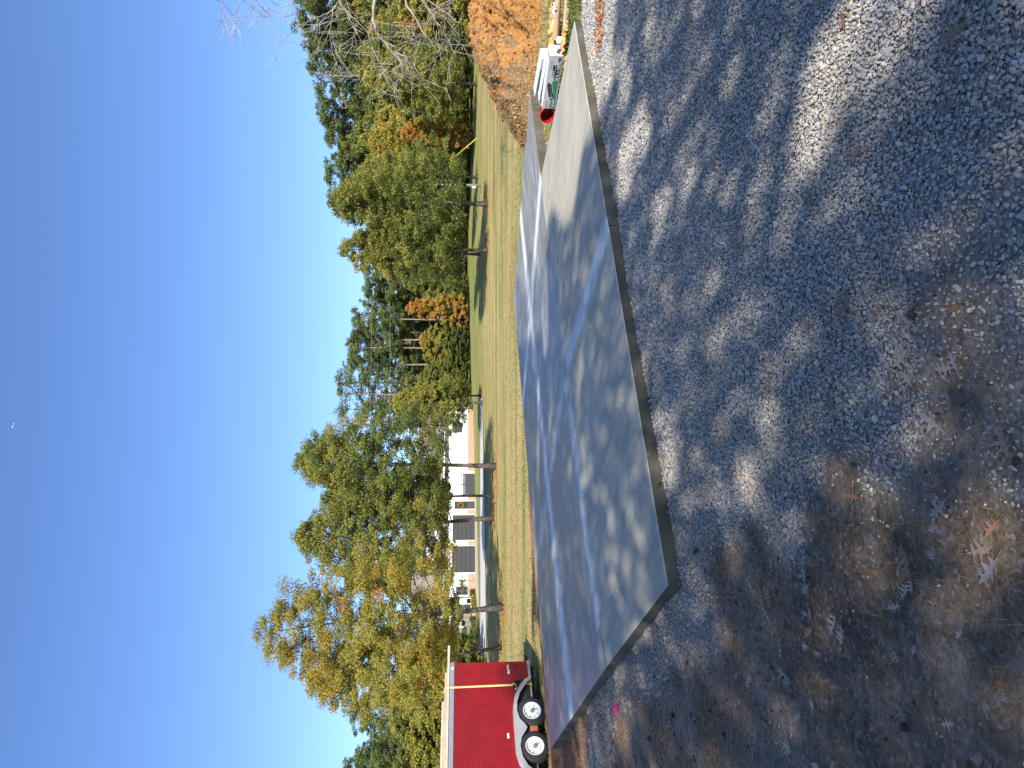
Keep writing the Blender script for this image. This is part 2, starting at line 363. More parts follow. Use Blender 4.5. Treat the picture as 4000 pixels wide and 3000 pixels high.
# small crumbs of mortar on the slab
mb = MB()
for i in range(90):
    u, w = rng.random(2); p = sA+(sB-sA)*u*.95+.05*(sB-sA)+(sK2-sA)*w; s_ = .004+.008*rng.random()
    mb.box((p[0], p[1], TOP+s_*.4), (s_*1.6, s_, s_))
tag(mb.build('mortar_crumbs', simple('crumb', (.45, .42, .36)), None), 'tiny mortar crumbs scattered on the concrete apron', None, kind='stuff')

# ------------------------------------------------------------------ gravel and soil stones (instanced)
def stone_meshes(n, seed, flat=.62):
    out = []; r = np.random.default_rng(seed)
    for k in range(n):
        bm = bmesh.new(); pts = r.normal(size=(13, 3)); pts /= np.linalg.norm(pts, axis=1)[:, None]; pts *= np.array([1, .72+.2*r.random(), flat*(.7+.5*r.random())])*(.85+.3*r.random((13, 1)))*.5
        for p in pts: bm.verts.new(p)
        bmesh.ops.convex_hull(bm, input=bm.verts); me = bpy.data.meshes.new('stone'); bm.to_mesh(me); bm.free(); out.append(me)
    return out
def scatter(name, pts, rot, scl, meshes, mat, label, extra=None):
    """vertex cloud + geometry nodes that put one of the source meshes on each vertex"""
    src = bpy.data.collections.new(name+'_source')
    for mm in meshes:
        mm.materials.clear(); mm.materials.append(mat); o = bpy.data.objects.new('stone', mm); src.objects.link(o)
    me = bpy.data.meshes.new(name); me.vertices.add(len(pts)); me.vertices.foreach_set('co', np.asarray(pts, np.float32).ravel())
    a = me.attributes.new('rotv', 'FLOAT_VECTOR', 'POINT'); a.data.foreach_set('vector', np.asarray(rot, np.float32).ravel())
    a = me.attributes.new('sclv', 'FLOAT_VECTOR', 'POINT'); a.data.foreach_set('vector', np.asarray(scl, np.float32).ravel())
    me.update(); o = link(name, me); me.materials.append(mat)
    ng = bpy.data.node_groups.new(name, 'GeometryNodeTree'); ng.interface.new_socket('Geometry', in_out='INPUT', socket_type='NodeSocketGeometry'); ng.interface.new_socket('Geometry', in_out='OUTPUT', socket_type='NodeSocketGeometry')
    N = ng.nodes; L = ng.links; gi = N.new('NodeGroupInput'); go = N.new('NodeGroupOutput')
    ip = N.new('GeometryNodeInstanceOnPoints'); ci = N.new('GeometryNodeCollectionInfo'); ci.inputs[0].default_value = src; ci.inputs['Separate Children'].default_value = True; ci.inputs['Reset Children'].default_value = True
    ip.inputs['Pick Instance'].default_value = True
    r1 = N.new('GeometryNodeInputNamedAttribute'); r1.data_type = 'FLOAT_VECTOR'; r1.inputs[0].default_value = 'rotv'
    s1 = N.new('GeometryNodeInputNamedAttribute'); s1.data_type = 'FLOAT_VECTOR'; s1.inputs[0].default_value = 'sclv'
    L.new(gi.outputs[0], ip.inputs['Points']); L.new(ci.outputs[0], ip.inputs['Instance']); L.new(r1.outputs[0], ip.inputs['Rotation']); L.new(s1.outputs[0], ip.inputs['Scale']); L.new(ip.outputs[0], go.inputs[0])
    md = o.modifiers.new('scatter', 'NODES'); md.node_group = ng
    return tag(o, label, None, kind='stuff')
q = M_('gravel_stone', .9, 0, .25); oi = q.n('ShaderNodeObjectInfo'); rc = q.ramp(oi.outputs['Random'], [(0, (.26, .255, .25)), (.3, (.34, .335, .32)), (.6, (.46, .435, .385)), (.8, (.56, .52, .445)), (.92, (.54, .43, .29)), (1, (.36, .28, .19))])
nz = q.noise(25, 4, q.pos()); sx_ = q.n('ShaderNodeSeparateXYZ'); q.l(q.pos(), sx_.inputs[0]); dusty = q.math('ADD', q.noise(1.1, 4, q.pos()), q.math('MULTIPLY', q.math('SUBTRACT', .9, sx_.outputs[0]), .07)); rc = q.mix(q.ramp(nz, [(.35, 0.), (.75, .35)]), rc, (.25, .21, .17)); rc = q.mix(q.ramp(dusty, [(.5, 0.), (.75, .5)]), rc, (.27, .215, .16)); q.col(rc); q.bump(nz, .4, .004); mSTONE = q.m
gx_all = []; spacing = []
def zg(x, y):  # ground height with the same relief as the sheet
    G_, _, _, _ = zones(x, y); nr = np.exp(-(np.maximum(0, np.abs(x)-8)/6)**2-(np.maximum(0, y-18)/8)**2)
    z = zt(x, y)+nr*((fbm(x*1.1, y*1.1, 21)-.47)*.05+(fbm(x*6, y*6, 22, 4)-.47)*.035*(1-.5*G_)+(fbm(x*.45+3, y*1.2, 27, 2)-.4)*.05*(x < xb(y)))
    return z-.02*nr*np.exp(-(((x+1.35)+.35*(y-3.6))/.13)**2)*sstep(6, 4, y)
def inslab(x, y, mrg=.0):
    def side(a, b): return (b[0]-a[0])*(y-a[1])-(b[1]-a[1])*(x-a[0])
    m1 = (side(sA, sB) > -mrg*7)&(side(sA, sD) < mrg*7)&(side(sB, sN) > -.2*0)&(side(sK2, sN) < .1)
    m2 = (side(sK2, sE) > -.5)&(side(sE, sF) > 0)&(side(sF, sD) > 0)&(side(sA, sD) < 0)
    return m1|m2
def sample(n, x0, x1, y0, y1):
    x = x0+(x1-x0)*rng.random(n); y = y0+(y1-y0)*rng.random(n)
    ok = (np.abs(x) < .60*y+.5)&~inslab(x, y, .01); return x[ok], y[ok]
PT = []; RT = []; ST = []
for (n, y0, y1, s0) in ((120000, 1.75, 3.2, .0122), (125000, 3.2, 5.2, .0135), (150000, 5.2, 9.8, .0195)):
    x, y = sample(n, -6.5, 6.2, y0, y1); G_, CL_, GR_, DU_ = zones(x, y)
    keep = rng.random(len(x)) < np.clip(G_**1.5*1.0+.012, 0, 1)*(1-.5*CL_)
    x, y, g_ = x[keep], y[keep], G_[keep]; s = s0*np.exp(rng.normal(0, .28, len(x)))*(.75+.35*g_)
    big = rng.random(len(x)) < .012; s[big] *= 1.9
    z = zg(x, y)+s*.10+rng.random(len(x))*.008*g_
    PT.append(np.stack([x, y, z], 1)); RT.append(np.stack([rng.normal(0, .5, len(x)), rng.normal(0, .5, len(x)), rng.random(len(x))*6.28], 1)); ST.append(np.repeat(s[:, None], 3, 1)*1.15)
scatter('gravel', np.concatenate(PT), np.concatenate(RT), np.concatenate(ST), stone_meshes(9, 3), mSTONE, 'crushed pale limestone gravel covering the drive beside the slab')
# clods in the mud
q = M_('soil_clod', .95, 0, .2); oi = q.n('ShaderNodeObjectInfo'); rc = q.ramp(oi.outputs['Random'], [(0, (.05, .035, .025)), (.4, (.10, .07, .048)), (.7, (.19, .13, .09)), (.88, (.28, .13, .055)), (1, (.33, .30, .26))]); q.col(rc); q.bump(q.noise(60, 4), .5, .01); mCLOD = q.m
x, y = sample(34000, -8, 1.5, 1.7, 11.5); G_, CL_, GR_, _ = zones(x, y); k = (rng.random(len(x)) < (1-G_)*.55); x, y = x[k], y[k]
s = .008*np.exp(rng.normal(0, .5, len(x)))*(1+.10*y)
scatter('soil_crumbs', np.stack([x, y, zg(x, y)+s*.05], 1), np.stack([rng.normal(0, .5, len(x)), rng.normal(0, .5, len(x)), rng.random(len(x))*6.28], 1), np.stack([s*1.5, s*1.2, s*.9], 1), stone_meshes(6, 8, .8), mCLOD, 'dark muddy soil crumbs and clods left of the gravel')

# ------------------------------------------------------------------ grass blades and dead straw (stuff)
def blades(name, x, y, z, h, w, lean, tint, mat, label, flat=0.):
    n = len(x); a = rng.random(n)*6.283; d = np.stack([np.cos(a), np.sin(a)], 1); pr = np.stack([-d[:, 1], d[:, 0]], 1)
    ln = lean*(.4+rng.random(n))
    V = np.zeros((n, 5, 3)); base = np.stack([x, y, z], 1)
    for i, (t, ww) in enumerate(((0, 1), (0, -1), (.55, -.7), (.55, .7))):
        V[:, i, :2] = base[:, :2]+d*(ln*h*t*t*1.0)[:, None]*1.2+pr*(w*ww*.5)[:, None]; V[:, i, 2] = z+h*t*(1-flat)+.002
    V[:, 4, :2] = base[:, :2]+d*(ln*h*1.2)[:, None]; V[:, 4, 2] = z+h*(1-flat)*(1-.25*ln)
    i = np.arange(n)*5; F1 = np.stack([i, i+1, i+2, i+3], 1); F2 = np.stack([i+3, i+2, i+4, i+4], 1)
    T = np.concatenate([np.stack([i, i+1, i+2], 1), np.stack([i, i+2, i+3], 1), np.stack([i+3, i+2, i+4], 1)])
    me = fastmesh(name, V.reshape(-1, 3), T); at = me.attributes.new('tint', 'FLOAT', 'FACE'); at.data.foreach_set('value', np.concatenate([tint]*3).astype(np.float32))
    return tag(link(name, me, mat), label, None, kind='stuff')
mBLADE = foliage('grass_blade', [(0, (.06, .09, .02)), (.3, (.15, .19, .04)), (.5, (.32, .30, .10)), (.75, (.46, .36, .17)), (1, (.30, .18, .09))], .25)
# field grass and notch grass
n = 90000; y = 9.3+rng.random(n)**1.7*24; x = (rng.random(n)*2-1)*(.6*y+.5); G_, CL_, GR_, _ = zones(x, y); k = (GR_ > rng.random(n)*.9)&~inslab(x, y, .02)&(CL_ < .6)&(rng.random(n) < sstep(34, 17, y)); x, y = x[k], y[k]
gband = fbm(x*.08, y*.7, 40); notchm = (x > 3.5)&(y < 16)
tint = np.clip(.62-1.5*(gband-.46)*1.6+rng.normal(0, .16, len(x))-.03*notchm, 0, 1)
h = (.016+.026*rng.random(len(x)))*(1+1.0*notchm)*(1+.01*y); blades('grass', x, y, zg(x, y), h, .006+.0009*y, np.full(len(x), .9), tint, mBLADE, 'short mown straw and green grass of the field')
# dead grass in the mud
n = 20000; y = 1.7+rng.random(n)*10; x = -(.6*y+.4)*rng.random(n)+.6; G_, CL_, GR_, _ = zones(x, y); patch = sstep(.46, .6, fbm(x*1.4, y*1.4, 61)); k = (rng.random(n) < (1-G_)*(.10+.9*patch))&~inslab(x, y, .03); x, y = x[k], y[k]
h = .02+.04*rng.random(len(x)); blades('dead_grass', x, y, zg(x, y), h, .0011+.0004*y, np.full(len(x), 1.5), np.clip(.86+rng.normal(0, .12, len(x)), 0, 1), mBLADE, 'sparse dead grass strands trodden into the mud', .45)

# ------------------------------------------------------------------ fallen oak leaves (individuals)
def leaf_mesh(seed):
    r = random.Random(seed); out = []; lob = [(.0, .04), (.16, .05), (.22, .32), (.30, .08), (.42, .10), (.52, .46), (.60, .12), (.70, .11), (.82, .36), (.84, .10), (1.0, .03)]
    L = [(u+r.uniform(-.02, .02), w*r.uniform(.75, 1.2)) for u, w in lob]
    top = [(u, w) for u, w in L]; bot = [(u+r.uniform(-.03, .03), -w*r.uniform(.8, 1.2)) for u, w in L][::-1]
    pts = top+[(1.06, 0)]+bot+[(-.02, -.012), (-.32, -.01), (-.32, .012), (-.02, .012)]
    bm = bmesh.new(); vs = [bm.verts.new((x-.5, y, 0)) for x, y in pts]; f = bm.faces.new(vs); bmesh.ops.triangulate(bm, faces=[f])
    cu, tw = r.uniform(.3, 1.0), r.uniform(-.5, .5)
    ex = bmesh.ops.solidify(bm, geom=bm.faces[:], thickness=.008)
    for v in bm.verts: v.co.z += cu*(v.co.y**2)*.9+.25*cu*(v.co.x**2)+tw*v.co.x*v.co.y*.6
    me = bpy.data.meshes.new('fallen_leaf'); bm.to_mesh(me); bm.free(); return me
mLF = simple('dry_leaf_brown', (.19, .135, .10), .8, var=.3, scale=20); mLG = simple('dry_leaf_grey', (.27, .225, .19), .8, var=.25, scale=20); mLR = simple('dry_leaf_rust', (.17, .085, .045), .8, var=.3, scale=20); mLY = simple('leaf_yellow_green', (.38, .36, .08), .7, var=.2, scale=20)
LM = {}
for nm, mt in (('g', mLG), ('b', mLF), ('r', mLR), ('y', mLY)):
    LM[nm] = []
    for k in range(3): me = leaf_mesh(k+ord(nm)); me.materials.append(mt); LM[nm].append(me)
spots = [(2010+1290*.904-10, 1500+820*.904, 'g', .17), (3170, 2300, 'g', .15), (3030, 2340, 'g', .14), (3010, 2395, 'g', .11), (3180, 2400, 'g', .12), (3280, 2440, 'g', .17), (3310, 2480, 'g', .15),
 (2955, 2285, 'g', .1), (2975, 2570, 'b', .11), (2860, 2510, 'b', .1), (3060, 2540, 'g', .12), (3090, 2640, 'g', .16), (3095, 2665, 'g', .13), (2950, 2650, 'g', .12), (2945, 2675, 'g', .1), (3140, 2800, 'g', .13), (3205, 2755, 'g', .11),
 (3110, 2920, 'g', .17), (2955, 2950, 'g', .13), (2800, 2820, 'b', .1), (2795, 2750, 'b', .1), (2835, 2770, 'b', .09), (2590, 2930, 'b', .11), (3565, 2170, 'b', .17), (3530, 2370, 'g', .12), (3565, 2780, 'b', .13), (3455, 2110, 'b', .13), (3580, 2230, 'b', .12),
 (3700, 1985, 'g', .15), (3740, 2130, 'b', .14), (3870, 2150, 'b', .13), (3900, 2230, 'g', .15), (3690, 2360, 'b', .12), (3960, 2950, 'b', .14), (3940, 1720, 'b', .15), (3915, 2060, 'r', .09), (3890, 1720, 'b', .12),
 (3240, 1195, 'b', .16), (3335, 1180, 'b', .16), (3310, 1215, 'b', .13), (3440, 1230, 'b', .12), (3260, 1580, 'b', .13), (3290, 1600, 'g', .13), (3660, 1650, 'g', .17), (3710, 1570, 'g', .16), (3560, 1480, 'g', .15), (3540, 1400, 'g', .14), (3490, 1460, 'g', .13), (3730, 1410, 'g', .15), (3700, 1440, 'g', .13), (3170, 1280, 'b', .13), (3530, 1595, 'r', .06),
 (2760, 255, 'b', .13), (2795, 360, 'b', .14), (2680, 115, 'b', .12), (2710, 70, 'b', .12), (2920, 155, 'r', .12), (2720, 245, 'r', .1), (2850, 285, 'b', .11), (3315, 80, 'r', .12), (3760, 130, 'b', .2), (3360, 590, 'b', .13), (3380, 600, 'b', .12), (2800, 640, 'b', .12), (2770, 650, 'b', .1), (3190, 770, 'b', .12), (2745, 320, 'b', .12), (2500, 160, 'b', .1),
 (2570, 800, 'b', .1), (2485, 1370, 'r', .1), (2380, 465, 'b', .1), (2590, 190, 'b', .1), (2640, 530, 'b', .1), (3745, 415, 'b', .13), (3120, 1600, 'b', .1), (3150, 1700, 'g', .1), (3080, 1640, 'b', .1), (2870, 1510, 'b', .1), (3360, 1940, 'r', .12), (3155, 1890, 'g', .13), (3160, 2080, 'b', .14), (3180, 1990, 'b', .12), (3070, 2060, 'g', .11),
 (2870, 1860, 'b', .1), (2880, 1650, 'b', .09), (2850, 1960, 'b', .09), (2600, 2120, 'r', .08), (2575, 1770, 'r', .08), (2420, 790, 'r', .1)]
rl = random.Random(31)
while len(spots) < 150:
    px_, py_ = rl.uniform(2650, 3950), rl.uniform(1500, 3000)
    pq = hit(px_, py_, 0); 
    if float(zones(np.array([pq.x]), np.array([pq.y]))[0][0]) < .45 and not inslab(np.array([pq.x]), np.array([pq.y]))[0] and pq.x < -.1: spots.append((px_, py_, rl.choice('gbb'), rl.uniform(.05, .10)))
wordings = {('g', 'gravel'): 'pale grey lobed oak leaf lying on the gravel', ('b', 'gravel'): 'brown curled oak leaf lying on the gravel', ('r', 'gravel'): 'rusty red-brown oak leaf lying on the gravel',
 ('g', 'mud'): 'pale grey lobed oak leaf lying on the dark mud', ('b', 'mud'): 'brown curled oak leaf lying on the dark mud', ('r', 'mud'): 'rusty red-brown oak leaf lying on the mud'}
for i, (px, py, kd, sz) in enumerate(spots+[(2692, 1821, 'y', .11)]):
    p = hit(px, py, 0.0); z = float(zg(np.array([p.x]), np.array([p.y]))[0])+.012
    o = link('fallen_leaf', LM[kd][i % 3]); o.location = (p.x, p.y, z+.012); s_ = sz*(.62 if kd != 'y' else 1); o.scale = (s_*(.8+.1*(i % 4)),)*3
    o.rotation_euler = (random.uniform(-.3, .3), random.uniform(-.3, .3), random.uniform(0, 6.28))
    if kd == 'y': tag(o, 'single yellow-green lobed leaf on the gravel near the slab corner', 'leaf')
    else:
        zone = 'gravel' if float(zones(np.array([p.x]), np.array([p.y]))[0][0]) > .5 else 'mud'; tag(o, wordings[(kd, zone)], 'leaf', {'g': 'pale fallen oak leaves', 'b': 'brown fallen oak leaves', 'r': 'rusty fallen oak leaves'}[kd]+' on the '+zone)
def lf(px, py, z, kd, sz, label):
    p = hit(px, py, z); o = link('fallen_leaf', LM[kd][1]); o.location = (p.x, p.y, z+.02); o.scale = (sz,)*3; o.rotation_euler = (.5, .2, 2.2); tag(o, label, 'leaf')
lf(2585, 1897, .03, 'r', .11, 'orange-brown oak leaf leaning against the front face of the slab')
# pink flagging whiskers
p = hit(2420, 2768, 0); z = float(zg(np.array([p.x]), np.array([p.y]))[0])
mb = MB()
for i in range(26):
    a = random.uniform(0, 6.28); r_ = random.uniform(.04, .09); q0 = Vector((p.x, p.y, z+.005)); q1 = q0+Vector((math.cos(a)*r_*.5, math.sin(a)*r_*.5, .045)); q2 = q0+Vector((math.cos(a)*r_, math.sin(a)*r_, .012))
    mb.tube([q0, q1, q2], .0032, 4)
tag(mb.build('marking_whiskers', simple('hot_pink_plastic', (.60, .04, .20), .5)), 'bright pink surveyor marking whiskers in the mud left of the slab', 'marker')

# ------------------------------------------------------------------ clay mound
cx, cy = 9.3, 17.6
def moundz(x, y):
    dx = x-cx; dy = y-cy; a = np.arctan2(dy, dx); r = np.sqrt((dx/np.where(dx < 0, 3.15, 3.7))**2+(dy/2.9)**2)*(1+.10*np.sin(a*3+1)+.06*np.sin(a*5))
    h = 1.80*np.clip(1-r, 0, 1)**.62*(1-.12*np.exp(-((dx-1.4)**2+(dy)**2)/.6))
    h = h-.28*sstep(.0, 1.1, dx)*np.clip(1-r, 0, 1)**.5
    n = (fbm(x*1.3, y*1.3, 70, 5)-.47)*.55+(fbm(x*5, y*5, 75, 4)-.47)*.42+(fbm(x*13, y*13, 77, 3)-.45)*.12
    rid = np.abs(fbm(x*2.6, y*2.6, 78, 3)-.45)*.9-.05
    lump = sstep(0, .3, 1-r)
    hole = .30*np.exp(-((x-8.0)**2+((y-15.75)*1.1)**2)/.022)+.16*np.exp(-((x-7.45)**2+(y-15.7)**2)/.03)+.12*np.exp(-((x-7.1)**2+(y-15.9)**2)/.02)
    return h+(n-rid*.5)*lump-hole
gx = np.arange(5.0, 13.9, .04); gy = np.arange(14.0, 21.4, .04); MX, MY = np.meshgrid(gx, gy); mz = moundz(MX, MY)
MZ = zt(MX, MY)+mz-.05+.03*(fbm(MX*14, MY*14, 80, 3)-.45)*(mz > .02)
me = gridmesh('dirt_mound', MX, MY, MZ, False)
q = M_('orange_clay', .95, 0, .15); P = q.pos(); a = q.noise(2.4, 6, P, .7); b_ = q.noise(16, 5, P, .75); c = q.ramp(b_, [(.28, (.19, .080, .024)), (.5, (.41, .195, .058)), (.72, (.53, .29, .105))])
sepx = q.n('ShaderNodeSeparateXYZ'); q.l(P, sepx.inputs[0]); gx_ = q.math('MULTIPLY', q.math('SUBTRACT', 8.0, sepx.outputs[0]), .16)
gm = q.math('ADD', a, gx_); gm = q.math('ADD', gm, q.math('MULTIPLY', q.math('SUBTRACT', sepx.outputs[2], .5), .12)); sod = q.ramp(b_, [(.3, (.07, .055, .025)), (.55, (.24, .17, .085)), (.75, (.45, .36, .24))]); c = q.mix(q.ramp(gm, [(.50, 0.), (.60, .9)]), c, sod)
q.col(c); q.bump(b_, .9, .05); mCLAY = q.m
mound = link('dirt_mound', me, mCLAY); tag(mound, 'tall heap of orange clay and torn sod beyond the boxes', 'dirt mound')
x = 5.2+8.4*rng.random(9000); y = 14.2+4.2*rng.random(9000); h_ = moundz(x, y); k = h_ > .06; x, y, h_ = x[k], y[k], h_[k]; s = np.minimum(.10, .033*np.exp(rng.normal(0, .55, len(x))))
q = M_('clay_clod', .95, 0, .2); oi = q.n('ShaderNodeObjectInfo'); rc = q.ramp(oi.outputs['Random'], [(0, (.18, .065, .025)), (.5, (.40, .165, .06)), (.85, (.52, .26, .12)), (1, (.36, .27, .17))]); q.col(rc); q.bump(q.noise(40, 4), .6, .01); mCC = q.m
scatter('clay_clods', np.stack([x, y, zt(x, y)+h_-.05+s*.1], 1), rng.normal(0, 1.2, (len(x), 3)), np.stack([s*1.3, s*1.1, s], 1), stone_meshes(6, 12, .9), mCC, 'orange clay clods lying over the heap of dirt')
n = 16000; x = 5.2+6*rng.random(n); y = 14.2+4*rng.random(n); h_ = moundz(x, y); pm = fbm(x*1.3, y*1.3, 90)+.13*(8.0-x)+.05*(h_-.5); k = (h_ > .05)&(pm > .55); x, y, h_ = x[k], y[k], h_[k]
blades('mound_grass', x, y, zt(x, y)+h_-.07, .07+.09*rng.random(len(x)), np.full(len(x), .014), np.full(len(x), 1.2), np.clip(.66+rng.normal(0, .25, len(x)), 0, 1), mBLADE, 'torn dry grass clinging to the heap of clay', .2)
# clay lump on the gravel by the slab tip
px = 4.0+1.3*rng.random(260); py = 8.05+rng.normal(0, .13, 260); s = .02+.05*rng.random(260)**2
scatter('spilled_clay', np.stack([px, py, zg(px, py)+.01], 1), rng.normal(0, 1, (260, 3)), np.stack([s*1.2, s, s*.8], 1), stone_meshes(4, 15, .9), mCC, 'clods of orange clay spilled on the gravel by the slab tip')

# ------------------------------------------------------------------ material boxes, bucket, tube, paper
mWB = simple('white_carton', (.78, .76, .72), .7, var=.05); mGRN = simple('green_print', (.05, .30, .16), .6, var=.1); mBLK = simple('black_print', (.025, .022, .02), .6, var=.2); mKR = simple('kraft_edge', (.42, .30, .18), .8)
mORP = simple('faded_orange_print', (.72, .42, .28), .7); mNAV = simple('navy_print', (.07, .07, .16), .6); mGREY = simple('grey_print', (.35, .34, .33), .6)
def carton(base, ang, L, Wd, H, tilt, label, kind):
    t = empty('carton', base, ang); t.rotation_euler = (tilt, 0, ang); tag(t, label, 'box', 'white cartons of plastic sheeting')
    MB().box((0, 0, H/2), (L, Wd, H)).build('carton_body', mWB, t, bevel=.004)
    y = -Wd/2-.0015; F = Matrix.Rotation(R(90), 4, 'X')
    def pr(name, poly, mat, lift=0):     # flat print on the front face; poly in (x, z)
        m_ = MB(); n = len(poly); yy_ = y-lift; m_.add([(a, yy_, b) for a, b in poly]+[(a, yy_+.0012, b) for a, b in poly], [tuple(range(n)), tuple(range(n, 2*n))[::-1]]+[(i, n+i, n+(i+1) % n, (i+1) % n) for i in range(n)]); return m_.build(name, mat, t)
    def tx(s, size, x, z, mat, lift=.002, bold=.0):
        me = text_mesh(s, size, .0008, 0, bold); me.materials.clear(); me.materials.append(mat); o = link('lettering', me, None, t); o['kind'] = 'stuff'; o.location = (x, y-lift-.001, z); o.rotation_euler = (R(90), 0, 0); return o
    h = L/2
    if kind == 0:
        pr('green_band', [(-h+.02, .02), (.0, .02), (.11, .02), (.03, H*.55), (-h+.38, H*.34), (-h+.02, H*.50)], mGRN)
        pr('black_band', [(.12, .025), (h-.20, .025), (h-.20, H*.43), (.045, H*.43)], mBLK)
        pr('black_strip', [(.16, H*.47), (h-.20, H*.47), (h-.20, H*.62), (.16, H*.62)], mBLK)
        tx('20 ft. x 100 ft.', .075, .10+.17, H*.23, mWB, bold=.0015); tx('BLACK', .042, .22, H*.545, mWB, .004)
        tx('6 mil', .085, -h+.13, H*.24, mWB, bold=.0015); tx('152 um', .028, -h+.13, .038, mWB)
        pr('roll_picture', [(-.33, H*.30), (-.03, H*.56), (.02, H*.80), (-.06, H*.86), (-.36, H*.58)], mBLK, .001)
        pr('roll_highlight', [(-.32, H*.40), (-.03, H*.66), (-.02, H*.69), (-.34, H*.45)], mGREY, .0025)
        m_ = MB().lathe([(.001, 0), (.035, 0), (.035, .002), (.001, .002)], 20, Matrix.Translation((-.36, y-.002, H*.44)) @ F); m_.build('roll_end', mWB, t)
        m_ = MB().lathe([(.012, 0), (.022, 0), (.022, .002), (.012, .002)], 20, Matrix.Translation((-.36, y-.005, H*.44)) @ F); m_.build('roll_core', mBLK, t)
        pr('bar_code', [(h-.14, .03), (h-.03, .03), (h-.03, H*.34), (h-.14, H*.34)], mGREY)
        for i in range(5): pr('bar_code_line', [(h-.135+.021*i, .034), (h-.127+.021*i, .034), (h-.127+.021*i, H*.33), (h-.135+.021*i, H*.33)], mBLK, .0015)
        tx('HDX', .075, -h+.12, H*.74, mORP)
        for i in range(3): pr('print_line', [(h-.30, H*(.70+.07*i)), (h-.1, H*(.70+.07*i)), (h-.1, H*(.72+.07*i)), (h-.30, H*(.72+.07*i))], mORP)
        m_ = MB(); m_.box((h+.05, -Wd*.45, H*.96), (.1, .004, H*.30), Matrix.Rotation(R(12), 4, 'Y')); m_.build('torn_flap', mKR, t); m_ = MB(); m_.box((h+.04, .0, H*.98), (.10, Wd*.9, .004), Matrix.Rotation(R(-6), 4, 'Y')); m_.build('torn_flap', mKR, t)
    else:
        A_ = mNAV if kind == 1 else mGRN
        pr('print_band', [(-h+.03, H*.50), (h-.1, H*.62), (h-.1, H*.82), (-h+.03, H*.74)], mGRN if kind == 2 else mGREY)
        pr('dark_band', [(-.38, H*.78), (.28, H*.84), (.28, H*.93), (-.38, H*.93)], A_ if kind == 2 else mNAV, .001)
        pr('roll_picture', [(-.15, H*.60), (.25, H*.66), (.25, H*.80), (-.15, H*.78)], mBLK, .002)
        tx('SHEETING' if False else ('CLEAR' if kind == 2 else '6 mil'), .05, -.02-.32, H*.68, mWB, .003)
    return t
ang = math.atan2(11.45-12.7, 5.5-5.12)
def cbox(pR, pL, zb, H, Wd, tilt, label, kind):
    v = Vector((pR[0]-pL[0], pR[1]-pL[1])); L = v.length; a = math.atan2(v.y, v.x)
    c_ = Vector(((pR[0]+pL[0])/2, (pR[1]+pL[1])/2, zb)); n_ = Vector((-math.sin(a), math.cos(a), 0)); c_ += n_*Wd/2
    return carton(c_, a, L, Wd, H, tilt, label, kind)
cbox((5.50, 11.50), (5.06, 12.62), -.06, .24, .24, 0, 'front white carton of black plastic sheeting with green and black print', 0)
cbox((5.56, 11.80), (5.32, 13.0), -.02, .225, .2, .05, 'white carton with a navy band leaning behind the front carton', 1)
cbox((5.72, 12.05), (5.54, 13.25), .045, .22, .2, .10, 'rearmost white carton with green print, highest of the three', 2)
# earth under the raised cartons
# red bucket
t = empty('red_bucket', (4.94, 12.72, .085)); d = Vector((-.62, -.78, -.02)).normalized(); Mx = d.to_track_quat('Z', 'Y').to_matrix().to_4x4(); t.matrix_world = Matrix.Translation((4.97, 12.74, .065)) @ Mx
tag(t, 'red plastic bucket lying on its side next to the cartons', 'bucket')
mRED = simple('red_plastic', (.62, .025, .03), .4, var=.15)
MB().lathe([(.001, -.33), (.11, -.33), (.133, 0), (.140, 0), (.140, -.02), (.135, -.02)], 32).build('bucket_shell', mRED, t, True)
MB().lathe([(.129, -.002), (.106, -.32), (.001, -.32)], 32).build('bucket_shaded_inside', simple('red_plastic_shaded', (.30, .012, .015), .5), t, True)  # inner wall in a darker red, standing in for the carton's shadow
MB().lathe([(.137, -.05), (.144, -.05), (.144, -.06), (.137, -.06)], 32).build('bucket_rim', mRED, t, True)
# cardboard tube
a0, a1 = Vector((5.82, 11.62, .06)), Vector((8.3, 10.2, .07)); mTUB = simple('cardboard_tube', (.46, .31, .17), .75, var=.12, scale=4)
t = empty('cardboard_tube', a0); dd = (a1-a0); t.matrix_world = Matrix.Translation(a0) @ dd.to_track_quat('Z', 'Y').to_matrix().to_4x4(); tag(t, 'long brown cardboard tube lying on grass right of the cartons', 'tube')
MB().lathe([(.048, dd.length), (.048, .002), (.0535, 0), (.055, .003), (.055, dd.length), (.048, dd.length)], 24).build('tube_wall', mTUB, t, True)
MB().lathe([(.047, .35), (.001, .35)], 24).build('tube_plug', mBLK, t)
def crumple(name, loc, size, mat, label, cat, seed, flat=.5):
    r = np.random.default_rng(seed); bm = bmesh.new(); bmesh.ops.create_grid(bm, x_segments=9, y_segments=9, size=.5)
    for v in bm.verts:
        x_, y_ = v.co.x, v.co.y; v.co.x += r.normal(0, .05); v.co.y += r.normal(0, .05); v.co.z = flat*(.35*abs(math.sin(x_*7+seed))+.3*abs(math.cos(y_*8+seed*2)))+r.random()*.18*flat
    ex = bmesh.ops.solidify(bm, geom=bm.faces[:], thickness=.01)
    me = bpy.data.meshes.new(name); bm.to_mesh(me); bm.free(); o = link(name, me, mat); o.location = loc; o.scale = size; o.rotation_euler = (0, 0, seed*.7); return tag(o, label, cat)
mYK = simple('yellow_kraft_paper', (.62, .40, .12), .7, var=.2); mOK = simple('orange_kraft_paper', (.60, .30, .10), .7, var=.2); mWP = simple('white_plastic_film', (.75, .77, .82), .3, var=.15)
crumple('kraft_paper', (5.95, 12.05, -.07), (.55, .75, .5), mYK, 'large yellow kraft paper sheet crumpled behind the cardboard tube', 'paper', 1)
crumple('kraft_paper', (6.45, 12.2, -.07), (.4, .5, .45), mOK, 'tall orange kraft paper crumple behind the cardboard tube', 'paper', 2)
